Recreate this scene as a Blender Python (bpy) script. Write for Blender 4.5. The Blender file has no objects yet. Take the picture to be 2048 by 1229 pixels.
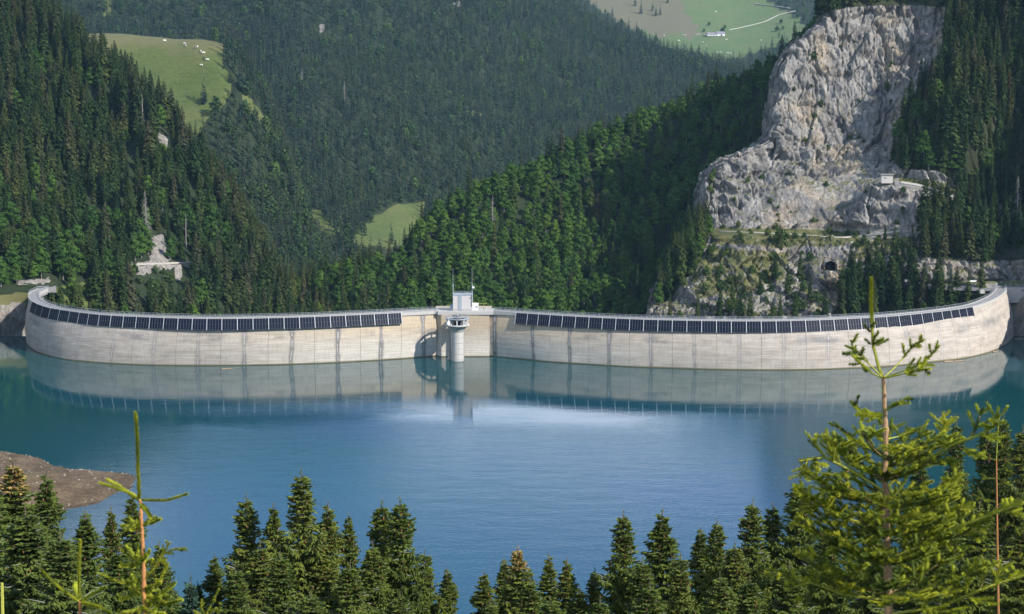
import bpy, math, random
import numpy as np
from mathutils import Vector, Matrix
S = bpy.context.scene
C = S.collection
R = math.radians

# ------------------------------------------------------------------ camera, sky, sun, exposure
FPX = 3500.0                      # focal length in photo pixels (photo 2048 x 1229)
HOR = 150.0                       # photo row of the horizon
CAMZ = 116.0                      # camera height above the lake
PITCH = math.atan((614.5 - HOR) / FPX)
cam_d = bpy.data.cameras.new('camera')
cam_d.sensor_width = 36.0
cam_d.lens = 36.0 * FPX / 2048.0
cam_d.clip_start = 0.2
cam_d.clip_end = 20000.0
cam = bpy.data.objects.new('camera', cam_d)
cam.location = (0, 0, CAMZ)
cam.rotation_euler = (math.pi / 2 - PITCH, 0, 0)
C.objects.link(cam)
S.camera = cam

SUN = Vector((0.66, -0.47, 0.585)).normalized()     # towards the sun
elev = math.asin(SUN.z)
azim = math.atan2(SUN.x, SUN.y)
W = bpy.data.worlds.new('World'); S.world = W; W.use_nodes = True
nt = W.node_tree; nt.nodes.clear()
def wn(t, **k):
    n = nt.nodes.new(t)
    for a, b in k.items(): setattr(n, a, b)
    return n
sky = wn('ShaderNodeTexSky', sky_type='NISHITA', sun_disc=False, sun_elevation=elev, sun_rotation=azim)
sky.altitude = 1200; sky.air_density = 1.0; sky.dust_density = 0.15; sky.ozone_density = 3.5
bg = wn('ShaderNodeBackground'); bg.inputs[1].default_value = 0.15
tc = wn('ShaderNodeTexCoord')
sep = wn('ShaderNodeSeparateXYZ'); nt.links.new(tc.outputs['Generated'], sep.inputs[0])
mx = wn('ShaderNodeMath', operation='MAXIMUM'); mx.inputs[1].default_value = 0.03; nt.links.new(sep.outputs[2], mx.inputs[0])
dx = wn('ShaderNodeMath', operation='DIVIDE'); nt.links.new(sep.outputs[0], dx.inputs[0]); nt.links.new(mx.outputs[0], dx.inputs[1])
dy = wn('ShaderNodeMath', operation='DIVIDE'); nt.links.new(sep.outputs[1], dy.inputs[0]); nt.links.new(mx.outputs[0], dy.inputs[1])
cmb = wn('ShaderNodeCombineXYZ'); nt.links.new(dx.outputs[0], cmb.inputs[0]); nt.links.new(dy.outputs[0], cmb.inputs[1])
cmb.inputs[2].default_value = 31.4
cn = wn('ShaderNodeTexNoise'); cn.inputs['Scale'].default_value = 0.62; cn.inputs['Detail'].default_value = 7; cn.inputs['Roughness'].default_value = 0.55
nt.links.new(cmb.outputs[0], cn.inputs['Vector'])
cr = wn('ShaderNodeMapRange'); cr.inputs['From Min'].default_value = 0.49; cr.inputs['From Max'].default_value = 0.66; cr.interpolation_type = 'SMOOTHSTEP'
nt.links.new(cn.outputs['Fac'], cr.inputs['Value'])
mix = wn('ShaderNodeMix', data_type='RGBA')
nt.links.new(cr.outputs[0], mix.inputs['Factor'])
nt.links.new(sky.outputs[0], mix.inputs[6]); mix.inputs[7].default_value = (11.0, 11.6, 12.6, 1)
nt.links.new(mix.outputs[2], bg.inputs[0])
out = wn('ShaderNodeOutputWorld'); nt.links.new(bg.outputs[0], out.inputs[0])

sl = bpy.data.lights.new('sun', 'SUN'); sl.energy = 4.8; sl.angle = R(0.5); sl.color = (1.0, 0.95, 0.87)
so = bpy.data.objects.new('sun', sl); so.rotation_euler = SUN.to_track_quat('Z', 'Y').to_euler(); so.location = (0, 0, 500)
C.objects.link(so)
S.view_settings.view_transform = 'Standard'; S.view_settings.look = 'None'
S.view_settings.gamma = 1.0; S.view_settings.exposure = 0.48; S.view_settings.use_curve_mapping = False
S.render.engine = 'CYCLES'
cy = S.cycles
cy.use_denoising = True
cy.max_bounces = 5; cy.diffuse_bounces = 2; cy.glossy_bounces = 2; cy.transmission_bounces = 2
cy.volume_bounces = 0; cy.transparent_max_bounces = 6
cy.use_adaptive_sampling = True; cy.adaptive_threshold = 0.015
cy.sample_clamp_indirect = 4.0
cy.caustics_reflective = False; cy.caustics_refractive = False

# ------------------------------------------------------------------ picture <-> place
cp, sp = math.cos(PITCH), math.sin(PITCH)
def at(px, py, D):
    """the place seen at photo pixel (px,py) D metres ahead"""
    u = (px - 1024.0) / FPX; v = (614.5 - py) / FPX
    t = D / (cp + v * sp)
    return np.stack(np.broadcast_arrays(u * t, D + 0.0 * t, CAMZ + (v * cp - sp) * t), -1) if isinstance(t, np.ndarray) else np.array((u * t, D, CAMZ + (v * cp - sp) * t))
def onz(px, py, z):
    u = (px - 1024.0) / FPX; v = (614.5 - py) / FPX
    t = (z - CAMZ) / (v * cp - sp)
    return np.array((u * t, (cp + v * sp) * t, z))
def proj(P):
    P = np.asarray(P, float)
    x, y, z = P[..., 0], P[..., 1], P[..., 2] - CAMZ
    d = y * cp - z * sp; up = y * sp + z * cp
    return 1024 + FPX * x / d, 614.5 - FPX * up / d

# ------------------------------------------------------------------ noise
_rs = np.random.RandomState(7)
_perm = np.tile(_rs.permutation(256), 4)
_val = _rs.rand(256) * 2 - 1
def vnoise(x, y, z):
    xi = np.floor(x).astype(np.int64); yi = np.floor(y).astype(np.int64); zi = np.floor(z).astype(np.int64)
    fx, fy, fz = x - xi, y - yi, z - zi
    fx = fx * fx * (3 - 2 * fx); fy = fy * fy * (3 - 2 * fy); fz = fz * fz * (3 - 2 * fz)
    def h(a, b, c): return _val[_perm[_perm[_perm[a & 255] + (b & 255)] + (c & 255)]]
    r = 0
    for i in (0, 1):
        wx = fx if i else 1 - fx
        for j in (0, 1):
            wy = fy if j else 1 - fy
            for k in (0, 1):
                wz = fz if k else 1 - fz
                r = r + wx * wy * wz * h(xi + i, yi + j, zi + k)
    return r
def fbm(x, y, z, o=4, ridge=False, g=0.5):
    s = 0; a = 1; t = 0
    for i in range(o):
        n = vnoise(x * 2 ** i + 17.3 * i, y * 2 ** i + 5.1 * i, z * 2 ** i + 9.7 * i)
        s = s + a * ((1 - 2 * np.abs(n)) if ridge else n); t += a; a *= g
    return s / t
def facets(x, y, z, seed=0):
    """broken rock: every block of a random lattice is one tilted flat face"""
    xi, yi, zi = np.floor(x).astype(np.int64), np.floor(y).astype(np.int64), np.floor(z).astype(np.int64)
    best = np.full(x.shape, 1e9); out = np.zeros(x.shape); sec = np.full(x.shape, 1e9)
    for i in (-1, 0, 1):
        for j in (-1, 0, 1):
            for k in (-1, 0, 1):
                h = _perm[_perm[_perm[(xi + i) & 255] + ((yi + j) & 255)] + ((zi + k + seed * 31) & 255)]
                q = [_val[_perm[h + c * 37]] for c in range(6)]
                dx = x - (xi + i + .5 + .45 * q[0]); dy = y - (yi + j + .5 + .45 * q[1]); dz = z - (zi + k + .5 + .45 * q[2])
                d = dx * dx + dy * dy + dz * dz; v = q[3] * .4 + dx * q[4] * .9 + dz * q[5] * .9
                c = d < best; sec = np.where(c, best, np.minimum(sec, d)); out = np.where(c, v, out); best = np.where(c, d, best)
    return out, np.sqrt(sec) - np.sqrt(best)
def inpoly(px, py, poly):
    poly = np.array(poly, float); n = len(poly); r = np.zeros(np.shape(px), bool)
    j = n - 1
    for i in range(n):
        xi, yi = poly[i]; xj, yj = poly[j]
        c = ((yi > py) != (yj > py)) & (px < (xj - xi) * (py - yi) / (yj - yi + 1e-9) + xi)
        r ^= c; j = i
    return r

# ------------------------------------------------------------------ materials
def mat(name):
    m = bpy.data.materials.new(name); m.use_nodes = True
    n = m.node_tree; p = n.nodes['Principled BSDF']
    p.inputs['Specular IOR Level'].default_value = 0.3
    p.inputs['Roughness'].default_value = 0.85
    return m, n, p
def nd(n, t, **k):
    x = n.nodes.new(t)
    for a, b in k.items():
        if a in x.inputs.keys() if isinstance(a, str) and a[0].isupper() else False: x.inputs[a].default_value = b
        else: setattr(x, a, b)
    return x
def noise(n, scale, detail=4, rough=0.55, vec=None, dist=0.0):
    x = n.nodes.new('ShaderNodeTexNoise'); x.inputs['Scale'].default_value = scale
    x.inputs['Detail'].default_value = detail; x.inputs['Roughness'].default_value = rough; x.inputs['Distortion'].default_value = dist
    if vec is not None: n.links.new(vec, x.inputs['Vector'])
    return x.outputs['Fac']
def ramp(n, fac, stops):
    x = n.nodes.new('ShaderNodeValToRGB'); e = x.color_ramp.elements
    while len(e) < len(stops): e.new(0.5)
    for i, (p, c) in enumerate(stops):
        e[i].position = p; e[i].color = (*c, 1) if len(c) == 3 else c
    n.links.new(fac, x.inputs[0]); return x.outputs[0]
def mixc(n, f, a, b, mode='MIX'):
    x = n.nodes.new('ShaderNodeMix'); x.data_type = 'RGBA'; x.blend_type = mode
    for s, v in ((0, f), (6, a), (7, b)):
        if isinstance(v, (int, float)): x.inputs[s].default_value = v
        elif isinstance(v, tuple): x.inputs[s].default_value = (*v, 1)[:4]
        else: n.links.new(v, x.inputs[s])
    return x.outputs[2]
def mathn(n, op, a, b=0.0, clamp=False):
    x = n.nodes.new('ShaderNodeMath'); x.operation = op; x.use_clamp = clamp
    for i, v in ((0, a), (1, b)):
        if isinstance(v, (int, float)): x.inputs[i].default_value = v
        else: n.links.new(v, x.inputs[i])
    return x.outputs[0]
def smooth(n, v, a, b, lo=0.0, hi=1.0):
    x = n.nodes.new('ShaderNodeMapRange'); x.interpolation_type = 'SMOOTHSTEP'
    x.inputs['From Min'].default_value = a; x.inputs['From Max'].default_value = b
    x.inputs['To Min'].default_value = lo; x.inputs['To Max'].default_value = hi
    n.links.new(v, x.inputs['Value']); return x.outputs[0]
def position(n, sx=1, sy=1, sz=1, rot=(0, 0, 0)):
    g = n.nodes.new('ShaderNodeNewGeometry'); m = n.nodes.new('ShaderNodeMapping')
    m.inputs['Scale'].default_value = (sx, sy, sz); m.inputs['Rotation'].default_value = rot
    n.links.new(g.outputs['Position'], m.inputs['Vector']); return m.outputs[0]
def bump(n, p, h, strength=0.5, dist=1.0):
    b = n.nodes.new('ShaderNodeBump'); b.inputs['Strength'].default_value = strength; b.inputs['Distance'].default_value = dist
    n.links.new(h, b.inputs['Height']); n.links.new(b.outputs[0], p.inputs['Normal'])
def attr(n, name):
    a = n.nodes.new('ShaderNodeAttribute'); a.attribute_name = name; return a.outputs['Fac']
def simple(name, col, rough=0.7, metal=0.0, var=0.15, scale=3.0):
    m, n, p = mat(name)
    f = noise(n, scale, 4, 0.6, position(n))
    n.links.new(mixc(n, f, tuple(c * (1 - var) for c in col), tuple(min(1, c * (1 + var)) for c in col)), p.inputs['Base Color'])
    p.inputs['Roughness'].default_value = rough; p.inputs['Metallic'].default_value = metal
    return m

def foliage(name, a, b, c, tip=None, vs=0.5, sub=0.0):
    """a..c: colour spread from one plant to the next; vs: size of light and dark clumps"""
    m, n, p = mat(name)
    oi = n.nodes.new('ShaderNodeObjectInfo')
    col = ramp(n, oi.outputs['Random'], [(0.0, a), (0.5, b), (1.0, c)])
    pos = position(n)
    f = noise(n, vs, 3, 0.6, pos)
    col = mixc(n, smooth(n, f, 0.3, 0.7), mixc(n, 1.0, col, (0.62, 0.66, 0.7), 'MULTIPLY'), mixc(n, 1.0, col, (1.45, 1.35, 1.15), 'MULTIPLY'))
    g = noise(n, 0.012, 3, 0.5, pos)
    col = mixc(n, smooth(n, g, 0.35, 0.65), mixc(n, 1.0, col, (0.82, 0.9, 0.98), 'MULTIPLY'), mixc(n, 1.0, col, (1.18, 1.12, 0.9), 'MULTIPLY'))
    n.links.new(col, p.inputs['Base Color'])
    p.inputs['Roughness'].default_value = 0.75; p.inputs['Specular IOR Level'].default_value = 0.2
    if sub:
        tr = n.nodes.new('ShaderNodeBsdfTranslucent'); ms = n.nodes.new('ShaderNodeMixShader'); ms.inputs[0].default_value = sub
        n.links.new(col, tr.inputs['Color']); n.links.new(p.outputs[0], ms.inputs[1]); n.links.new(tr.outputs[0], ms.inputs[2])
        n.links.new(ms.outputs[0], n.nodes['Material Output'].inputs[0])
    return m
M = {}
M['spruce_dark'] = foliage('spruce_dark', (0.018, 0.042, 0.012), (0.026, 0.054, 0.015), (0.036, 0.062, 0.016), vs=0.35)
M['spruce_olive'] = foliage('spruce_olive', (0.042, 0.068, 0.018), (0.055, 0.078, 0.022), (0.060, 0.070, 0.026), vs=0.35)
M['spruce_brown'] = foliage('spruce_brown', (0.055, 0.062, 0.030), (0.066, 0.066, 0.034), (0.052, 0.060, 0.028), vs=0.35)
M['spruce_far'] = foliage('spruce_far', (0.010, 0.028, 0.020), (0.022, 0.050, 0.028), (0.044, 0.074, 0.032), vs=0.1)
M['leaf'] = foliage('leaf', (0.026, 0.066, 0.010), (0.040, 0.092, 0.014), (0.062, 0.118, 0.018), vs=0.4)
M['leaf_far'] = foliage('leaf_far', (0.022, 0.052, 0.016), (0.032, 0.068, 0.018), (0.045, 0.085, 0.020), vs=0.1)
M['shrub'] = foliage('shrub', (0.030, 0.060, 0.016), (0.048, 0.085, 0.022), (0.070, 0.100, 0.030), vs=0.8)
M['needle_near'] = foliage('needle_near', (0.070, 0.102, 0.020), (0.085, 0.118, 0.023), (0.100, 0.128, 0.027), vs=1.1)
M['needle_blue'] = foliage('needle_blue', (0.045, 0.085, 0.055), (0.045, 0.085, 0.055), (0.045, 0.085, 0.055), vs=1.1)
M['needle_young'] = foliage('needle_young', (0.34, 0.37, 0.035), (0.40, 0.41, 0.035), (0.44, 0.43, 0.04), vs=6.0, sub=0.3)
M['needle_green'] = foliage('needle_green', (0.130, 0.175, 0.030), (0.155, 0.200, 0.034), (0.18, 0.22, 0.036), vs=5.0, sub=0.25)
M['bark'] = simple('bark', (0.10, 0.075, 0.055), 0.9, var=0.4, scale=8)
M['bark_orange'] = simple('bark_orange', (0.44, 0.20, 0.07), 0.8, var=0.35, scale=60)
M['bark_tan'] = simple('bark_tan', (0.36, 0.22, 0.12), 0.85, var=0.5, scale=70)
M['bark_grey'] = simple('bark_grey', (0.30, 0.27, 0.25), 0.9, var=0.3)
M['cone_brown'] = simple('cone_brown', (0.26, 0.13, 0.055), 0.7, var=0.35, scale=4)
M['bud_brown'] = simple('bud_brown', (0.33, 0.22, 0.07), 0.7, var=0.3, scale=10)
M['lichen'] = simple('lichen', (0.33, 0.33, 0.28), 0.9, var=0.2)

def rockmat(name, light=(0.36, 0.338, 0.305), dark=(0.10, 0.097, 0.093), warm=(0.42, 0.32, 0.20)):
    m, n, p = mat(name)
    pv = position(n, 1, 1, 0.22)
    pd = position(n, 1, 1, 0.5, (0.5, 0.6, 0.2))
    a = noise(n, 0.12, 8, 0.68, pv, 0.6)
    b = noise(n, 0.5, 8, 0.7, pd, 0.4)
    c = noise(n, 0.035, 5, 0.6, position(n))
    col = ramp(n, a, [(0.37, dark), (0.48, tuple(x * 0.66 for x in light)), (0.62, light), (0.8, tuple(min(1, x * 1.2) for x in light))])
    col = mixc(n, smooth(n, b, 0.35, 0.62), mixc(n, 1.0, col, (0.62, 0.62, 0.64), 'MULTIPLY'), col)
    col = mixc(n, smooth(n, c, 0.52, 0.70, 0, 0.55), col, warm)
    w = noise(n, 0.22, 6, 0.65, position(n, 1, 1, 0.10))
    col = mixc(n, smooth(n, w, 0.50, 0.66, 0, 0.6), col, (0.17, 0.17, 0.18))
    def cracks(sc, rot, wdt):
        v = n.nodes.new('ShaderNodeTexVoronoi'); v.feature = 'DISTANCE_TO_EDGE'; v.inputs['Scale'].default_value = sc
        wv = n.nodes.new('ShaderNodeVectorMath'); wv.operation = 'ADD'; nn = n.nodes.new('ShaderNodeTexNoise'); nn.inputs['Scale'].default_value = 0.25; nn.inputs['Detail'].default_value = 4
        pp = position(n, 1, 1, 0.38, rot); n.links.new(pp, nn.inputs['Vector']); sc_ = n.nodes.new('ShaderNodeVectorMath'); sc_.operation = 'SCALE'; sc_.inputs['Scale'].default_value = 5.0
        n.links.new(nn.outputs['Color'], sc_.inputs[0]); n.links.new(pp, wv.inputs[0]); n.links.new(sc_.outputs[0], wv.inputs[1]); n.links.new(wv.outputs[0], v.inputs['Vector'])
        return smooth(n, v.outputs['Distance'], 0.0, wdt, 1.0, 0.0)
    k1 = cracks(0.11, (0, 0, 0), 0.035); k2 = cracks(0.30, (0.3, 0.7, 0), 0.07)
    kk = mathn(n, 'MAXIMUM', mathn(n, 'MULTIPLY', k1, smooth(n, b, 0.4, 0.6, 0.1, 0.6)), mathn(n, 'MULTIPLY', k2, smooth(n, c, 0.45, 0.65, 0.0, 0.35)))
    col = mixc(n, kk, col, (0.085, 0.08, 0.075))
    # grass and scree cover, where the ledges hold soil
    v = attr(n, 'veg'); vn = noise(n, 0.45, 7, 0.7, position(n))
    gsum = mathn(n, 'ADD', v, mathn(n, 'MULTIPLY', mathn(n, 'SUBTRACT', vn, 0.5), 2.4))
    gm = smooth(n, gsum, 0.38, 0.62)
    gcol = ramp(n, noise(n, 0.25, 6, 0.65, position(n)), [(0.3, (0.045, 0.06, 0.02)), (0.5, (0.10, 0.105, 0.035)), (0.7, (0.17, 0.15, 0.07))])
    col = mixc(n, gm, col, gcol)
    fv = attr(n, 'wood')
    col = mixc(n, smooth(n, fv, 0.3, 0.7), col, (0.035, 0.042, 0.020))
    n.links.new(col, p.inputs['Base Color'])
    h = mathn(n, 'ADD', mathn(n, 'ADD', mathn(n, 'MULTIPLY', a, 1.0), mathn(n, 'MULTIPLY', b, 0.6)), mathn(n, 'MULTIPLY', kk, -0.5))
    bump(n, p, h, 0.7, 1.3)
    p.inputs['Roughness'].default_value = 0.95
    return m
M['rock'] = rockmat('rock')
M['rock_block'] = rockmat('rock_block', light=(0.46, 0.45, 0.43))

def groundmat(name, woods=(0.020, 0.030, 0.012), g1=(0.085, 0.125, 0.030), g2=(0.13, 0.16, 0.045), g3=(0.20, 0.17, 0.10)):
    m, n, p = mat(name)
    v = attr(n, 'meadow'); d = attr(n, 'dry')
    n1 = noise(n, 0.02, 6, 0.6, position(n)); n2 = noise(n, 0.35, 5, 0.7, position(n, 1, 1, 3))
    n3 = noise(n, 0.08, 5, 0.7, position(n, 0.25, 1, 2.5), 1.0)
    g = ramp(n, mathn(n, 'ADD', mathn(n, 'MULTIPLY', n1, 0.5), mathn(n, 'MULTIPLY', n3, 0.5)), [(0.36, g1), (0.50, g2), (0.64, tuple((a + b) / 2 for a, b in zip(g2, g3)))])
    g = mixc(n, smooth(n, n2, 0.3, 0.7), mixc(n, 1.0, g, (0.68, 0.74, 0.74), 'MULTIPLY'), mixc(n, 1.0, g, (1.3, 1.22, 1.15), 'MULTIPLY'))
    g = mixc(n, smooth(n, mathn(n, 'ADD', d, mathn(n, 'MULTIPLY', mathn(n, 'SUBTRACT', n1, 0.5), 0.8)), 0.35, 0.65), g, g3)
    w = mixc(n, n2, tuple(x * 0.7 for x in woods), tuple(x * 1.5 for x in woods))
    n.links.new(mixc(n, smooth(n, v, 0.4, 0.6), w, g), p.inputs['Base Color'])
    rk = attr(n, 'bare')
    col = mixc(n, smooth(n, v, 0.4, 0.6), w, g)
    rn = ramp(n, noise(n, 0.6, 6, 0.7, position(n, 1, 1, 0.4)), [(0.35, (0.12, 0.11, 0.10)), (0.6, (0.29, 0.265, 0.23))])
    col = mixc(n, smooth(n, mathn(n, 'ADD', rk, mathn(n, 'MULTIPLY', mathn(n, 'SUBTRACT', n2, 0.5), 0.8)), 0.4, 0.6), col, rn)
    n.links.new(col, p.inputs['Base Color'])
    bump(n, p, n2, 0.5, 0.8); p.inputs['Roughness'].default_value = 0.95
    return m
M['hill'] = groundmat('hill', g1=(0.060, 0.092, 0.022), g2=(0.088, 0.115, 0.030), g3=(0.125, 0.120, 0.048))
M['alp'] = groundmat('alp', g1=(0.075, 0.13, 0.050), g2=(0.10, 0.145, 0.055), g3=(0.135, 0.125, 0.075))

# ------------------------------------------------------------------ object helpers
def tag(o, label=None, cat=None, group=None, kind=None):
    if label: o['label'] = label
    if cat: o['category'] = cat
    if group: o['group'] = group
    if kind: o['kind'] = kind
    return o
def link(o, parent=None):
    C.objects.link(o)
    if parent is not None: o.parent = parent
    return o
def empty(name, loc=(0, 0, 0), rz=0.0, scale=1.0):
    o = bpy.data.objects.new(name, None); o.empty_display_size = 0.5
    o.location = tuple(float(v) for v in loc); o.rotation_euler = (0, 0, rz); o.scale = (scale,) * 3 if isinstance(scale, (int, float)) else scale
    return link(o)
def mesh_from(name, V, F, mats, fm=None, smoothed=False, uv=None):
    me = bpy.data.meshes.new(name)
    V = np.asarray(V, np.float32)
    if isinstance(F, np.ndarray):
        n, k = F.shape
        me.vertices.add(len(V)); me.vertices.foreach_set('co', V.ravel())
        me.loops.add(n * k); me.loops.foreach_set('vertex_index', F.astype(np.int32).ravel())
        me.polygons.add(n); me.polygons.foreach_set('loop_start', np.arange(0, n * k, k, dtype=np.int32))
        me.update(calc_edges=True)
    else:
        me.from_pydata([tuple(map(float, v)) for v in V], [], [tuple(map(int, f)) for f in F])
    for m in (mats if isinstance(mats, (list, tuple)) else [mats]): me.materials.append(m)
    if fm is not None: me.polygons.foreach_set('material_index', np.asarray(fm, np.int32))
    if smoothed: me.polygons.foreach_set('use_smooth', np.ones(len(me.polygons), bool))
    if uv is not None:
        l = me.uv_layers.new(name='UVMap')
        vi = np.empty(len(me.loops), np.int32); me.loops.foreach_get('vertex_index', vi)
        l.data.foreach_set('uv', np.asarray(uv, np.float32)[vi].ravel())
    me.update()
    return me
def vattr(me, name, vals):
    a = me.attributes.new(name, 'FLOAT', 'POINT'); a.data.foreach_set('value', np.asarray(vals, np.float32).ravel())
class MB:
    """collects shapes into one mesh"""
    def __init__(s): s.V = []; s.F = []; s.M = []; s.n = 0
    def add(s, V, F, m=0):
        V = [tuple(map(float, v)) for v in V]
        s.V += V; s.F += [tuple(int(i) + s.n for i in f) for f in F]; s.M += [m] * len(F); s.n += len(V)
    def box(s, c, size, rz=0.0, m=0, rx=0.0):
        a, b, d = (size[0] / 2, size[1] / 2, size[2] / 2)
        Mx = Matrix.Rotation(rz, 3, 'Z') @ Matrix.Rotation(rx, 3, 'X')
        V = [Vector(c) + Mx @ Vector((x * a, y * b, z * d)) for z in (-1, 1) for y in (-1, 1) for x in (-1, 1)]
        s.add(V, [(0, 2, 3, 1), (4, 5, 7, 6), (0, 1, 5, 4), (2, 6, 7, 3), (0, 4, 6, 2), (1, 3, 7, 5)], m)
    def tube(s, pts, rad, k=6, m=0, cap=True):
        pts = [Vector(tuple(map(float, p))) for p in pts]; n = len(pts)
        rad = rad if hasattr(rad, '__len__') else [rad] * n
        V = []; up0 = None
        for i, p in enumerate(pts):
            d = (pts[min(i + 1, n - 1)] - pts[max(i - 1, 0)]).normalized()
            if up0 is None: up0 = Vector((0, 0, 1)) if abs(d.z) < 0.9 else Vector((1, 0, 0))
            a = d.cross(up0)
            a = a.normalized() if a.length > 1e-6 else Vector((1, 0, 0))
            b = d.cross(a).normalized()
            up0 = (a.cross(d)) if True else up0
            for j in range(k):
                t = 2 * math.pi * j / k
                V.append(p + (a * math.cos(t) + b * math.sin(t)) * rad[i])
        F = [(i * k + j, i * k + (j + 1) % k, (i + 1) * k + (j + 1) % k, (i + 1) * k + j) for i in range(n - 1) for j in range(k)]
        if cap: F += [tuple(range(k))[::-1], tuple((n - 1) * k + j for j in range(k))]
        s.add(V, F, m)
    def lathe(s, prof, k=24, c=(0, 0, 0), m=0):
        V = [(c[0] + r * math.cos(2 * math.pi * j / k), c[1] + r * math.sin(2 * math.pi * j / k), c[2] + z) for r, z in prof for j in range(k)]
        n = len(prof)
        s.add(V, [(i * k + j, i * k + (j + 1) % k, (i + 1) * k + (j + 1) % k, (i + 1) * k + j) for i in range(n - 1) for j in range(k)], m)
    def mesh(s, name, mats, smoothed=False): return mesh_from(name, s.V, s.F, mats, s.M, smoothed)
    def build(s, name, mats, parent=None, smoothed=False):
        return link(bpy.data.objects.new(name, s.mesh(name, mats, smoothed)), parent)

# ------------------------------------------------------------------ hills
def catmull(A, n, axis):
    A = np.moveaxis(A, axis, 0); k = len(A)
    t = np.linspace(0, k - 1, n); i = np.minimum(t.astype(int), k - 2); f = (t - i).reshape(-1, *([1] * (A.ndim - 1)))
    p0 = A[np.maximum(i - 1, 0)]; p1 = A[i]; p2 = A[i + 1]; p3 = A[np.minimum(i + 2, k - 1)]
    r = 0.5 * ((2 * p1) + (-p0 + p2) * f + (2 * p0 - 5 * p1 + 4 * p2 - p3) * f ** 2 + (-p0 + 3 * p1 - 3 * p2 + p3) * f ** 3)
    return np.moveaxis(r, 0, axis)
def normals(P):
    a = np.gradient(P, axis=0); b = np.gradient(P, axis=1)
    n = np.cross(b, a); n /= np.linalg.norm(n, axis=-1, keepdims=True) + 1e-9
    return n * np.where(n[..., 2:3] < 0, -1, 1) if False else n
def grid_faces(nu, nv):
    i, j = np.meshgrid(np.arange(nu - 1), np.arange(nv - 1), indexing='ij')
    a = (i * nv + j).ravel()
    return np.stack([a, a + 1, a + nv + 1, a + nv], 1)
TERR = []
def hill(name, rows, nu, nv, matl, amp=4.0, scale=60.0, attrs=None, displace=None, flat=False):
    G = np.array([[at(*p) for p in r] for r in rows])
    P = catmull(catmull(G, nu, 0), nv, 1)
    N = normals(P)
    px, py = proj(P)
    d = amp * fbm(P[..., 0] / scale, P[..., 1] / scale, P[..., 2] / scale, 5)
    P = P + np.stack([0 * d, 0 * d, d], -1)
    if displace is not None: P = displace(P, N, px, py)
    me = mesh_from(name, P.reshape(-1, 3), grid_faces(nu, nv), matl, smoothed=not flat)
    px, py = proj(P)
    for k, f in (attrs or {}).items(): vattr(me, k, f(px, py, P))
    o = link(bpy.data.objects.new(name, me)); o['kind'] = 'structure'
    TERR.append(P)
    return P, o
# ------------------------------------------------------------------ dam plan: pairs of crest and waterline points, u counts the 16 m blocks
ZC = 19.0
LEFT = [(75, 578, None, None, -11.6), (60, 585, None, None, -10.9), (56, 593, 53, 684, -10.3), (60, 600, 54, 689, -9.9), (74, 608, 62, 697, -9.4),
        (98, 616, 80, 707, -8.75), (141, 623, 122, 718, -8), (200, 630, 186, 725, -7), (274, 634, 262, 729.5, -6), (357, 637, 351, 731.5, -5),
        (444, 638, 441, 731.5, -4), (537, 636.5, 536, 730.5, -3), (629, 634, 629, 727.5, -2), (720, 630, 720, 723, -1), (802, 626, 802, 718, 0), (872, 622.5, 873, 712.5, 0.8)]
RIGHT = [(979, 622.5, 979, 712.5, 20.0 - 0.62), (1033, 626, 1033, 718, 20), (1101, 630.5, 1101, 724.5, 21), (1179, 635, 1179, 729.5, 22), (1260, 638.5, 1260, 734, 23),
         (1345, 641, 1345, 737, 24), (1433, 642.5, 1434, 739.5, 25), (1522, 643, 1523, 740.5, 26), (1610, 641.5, 1612, 740, 27), (1694, 638, 1699, 737, 28),
         (1772, 634, 1779, 733, 29), (1842, 627.5, 1852, 725.5, 30), (1900, 621, 1915, 719, 31), (1944, 614, 1962, 710, 32), (1972, 606, 1992, 700, 32.9),
         (1998, 594, 2012, 690, 33.8), (2011, 583, 2022, 681, 34.7), (2014, 577, 2027, 673, 35.3), (2010, 571, None, None, 35.9)]
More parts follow.
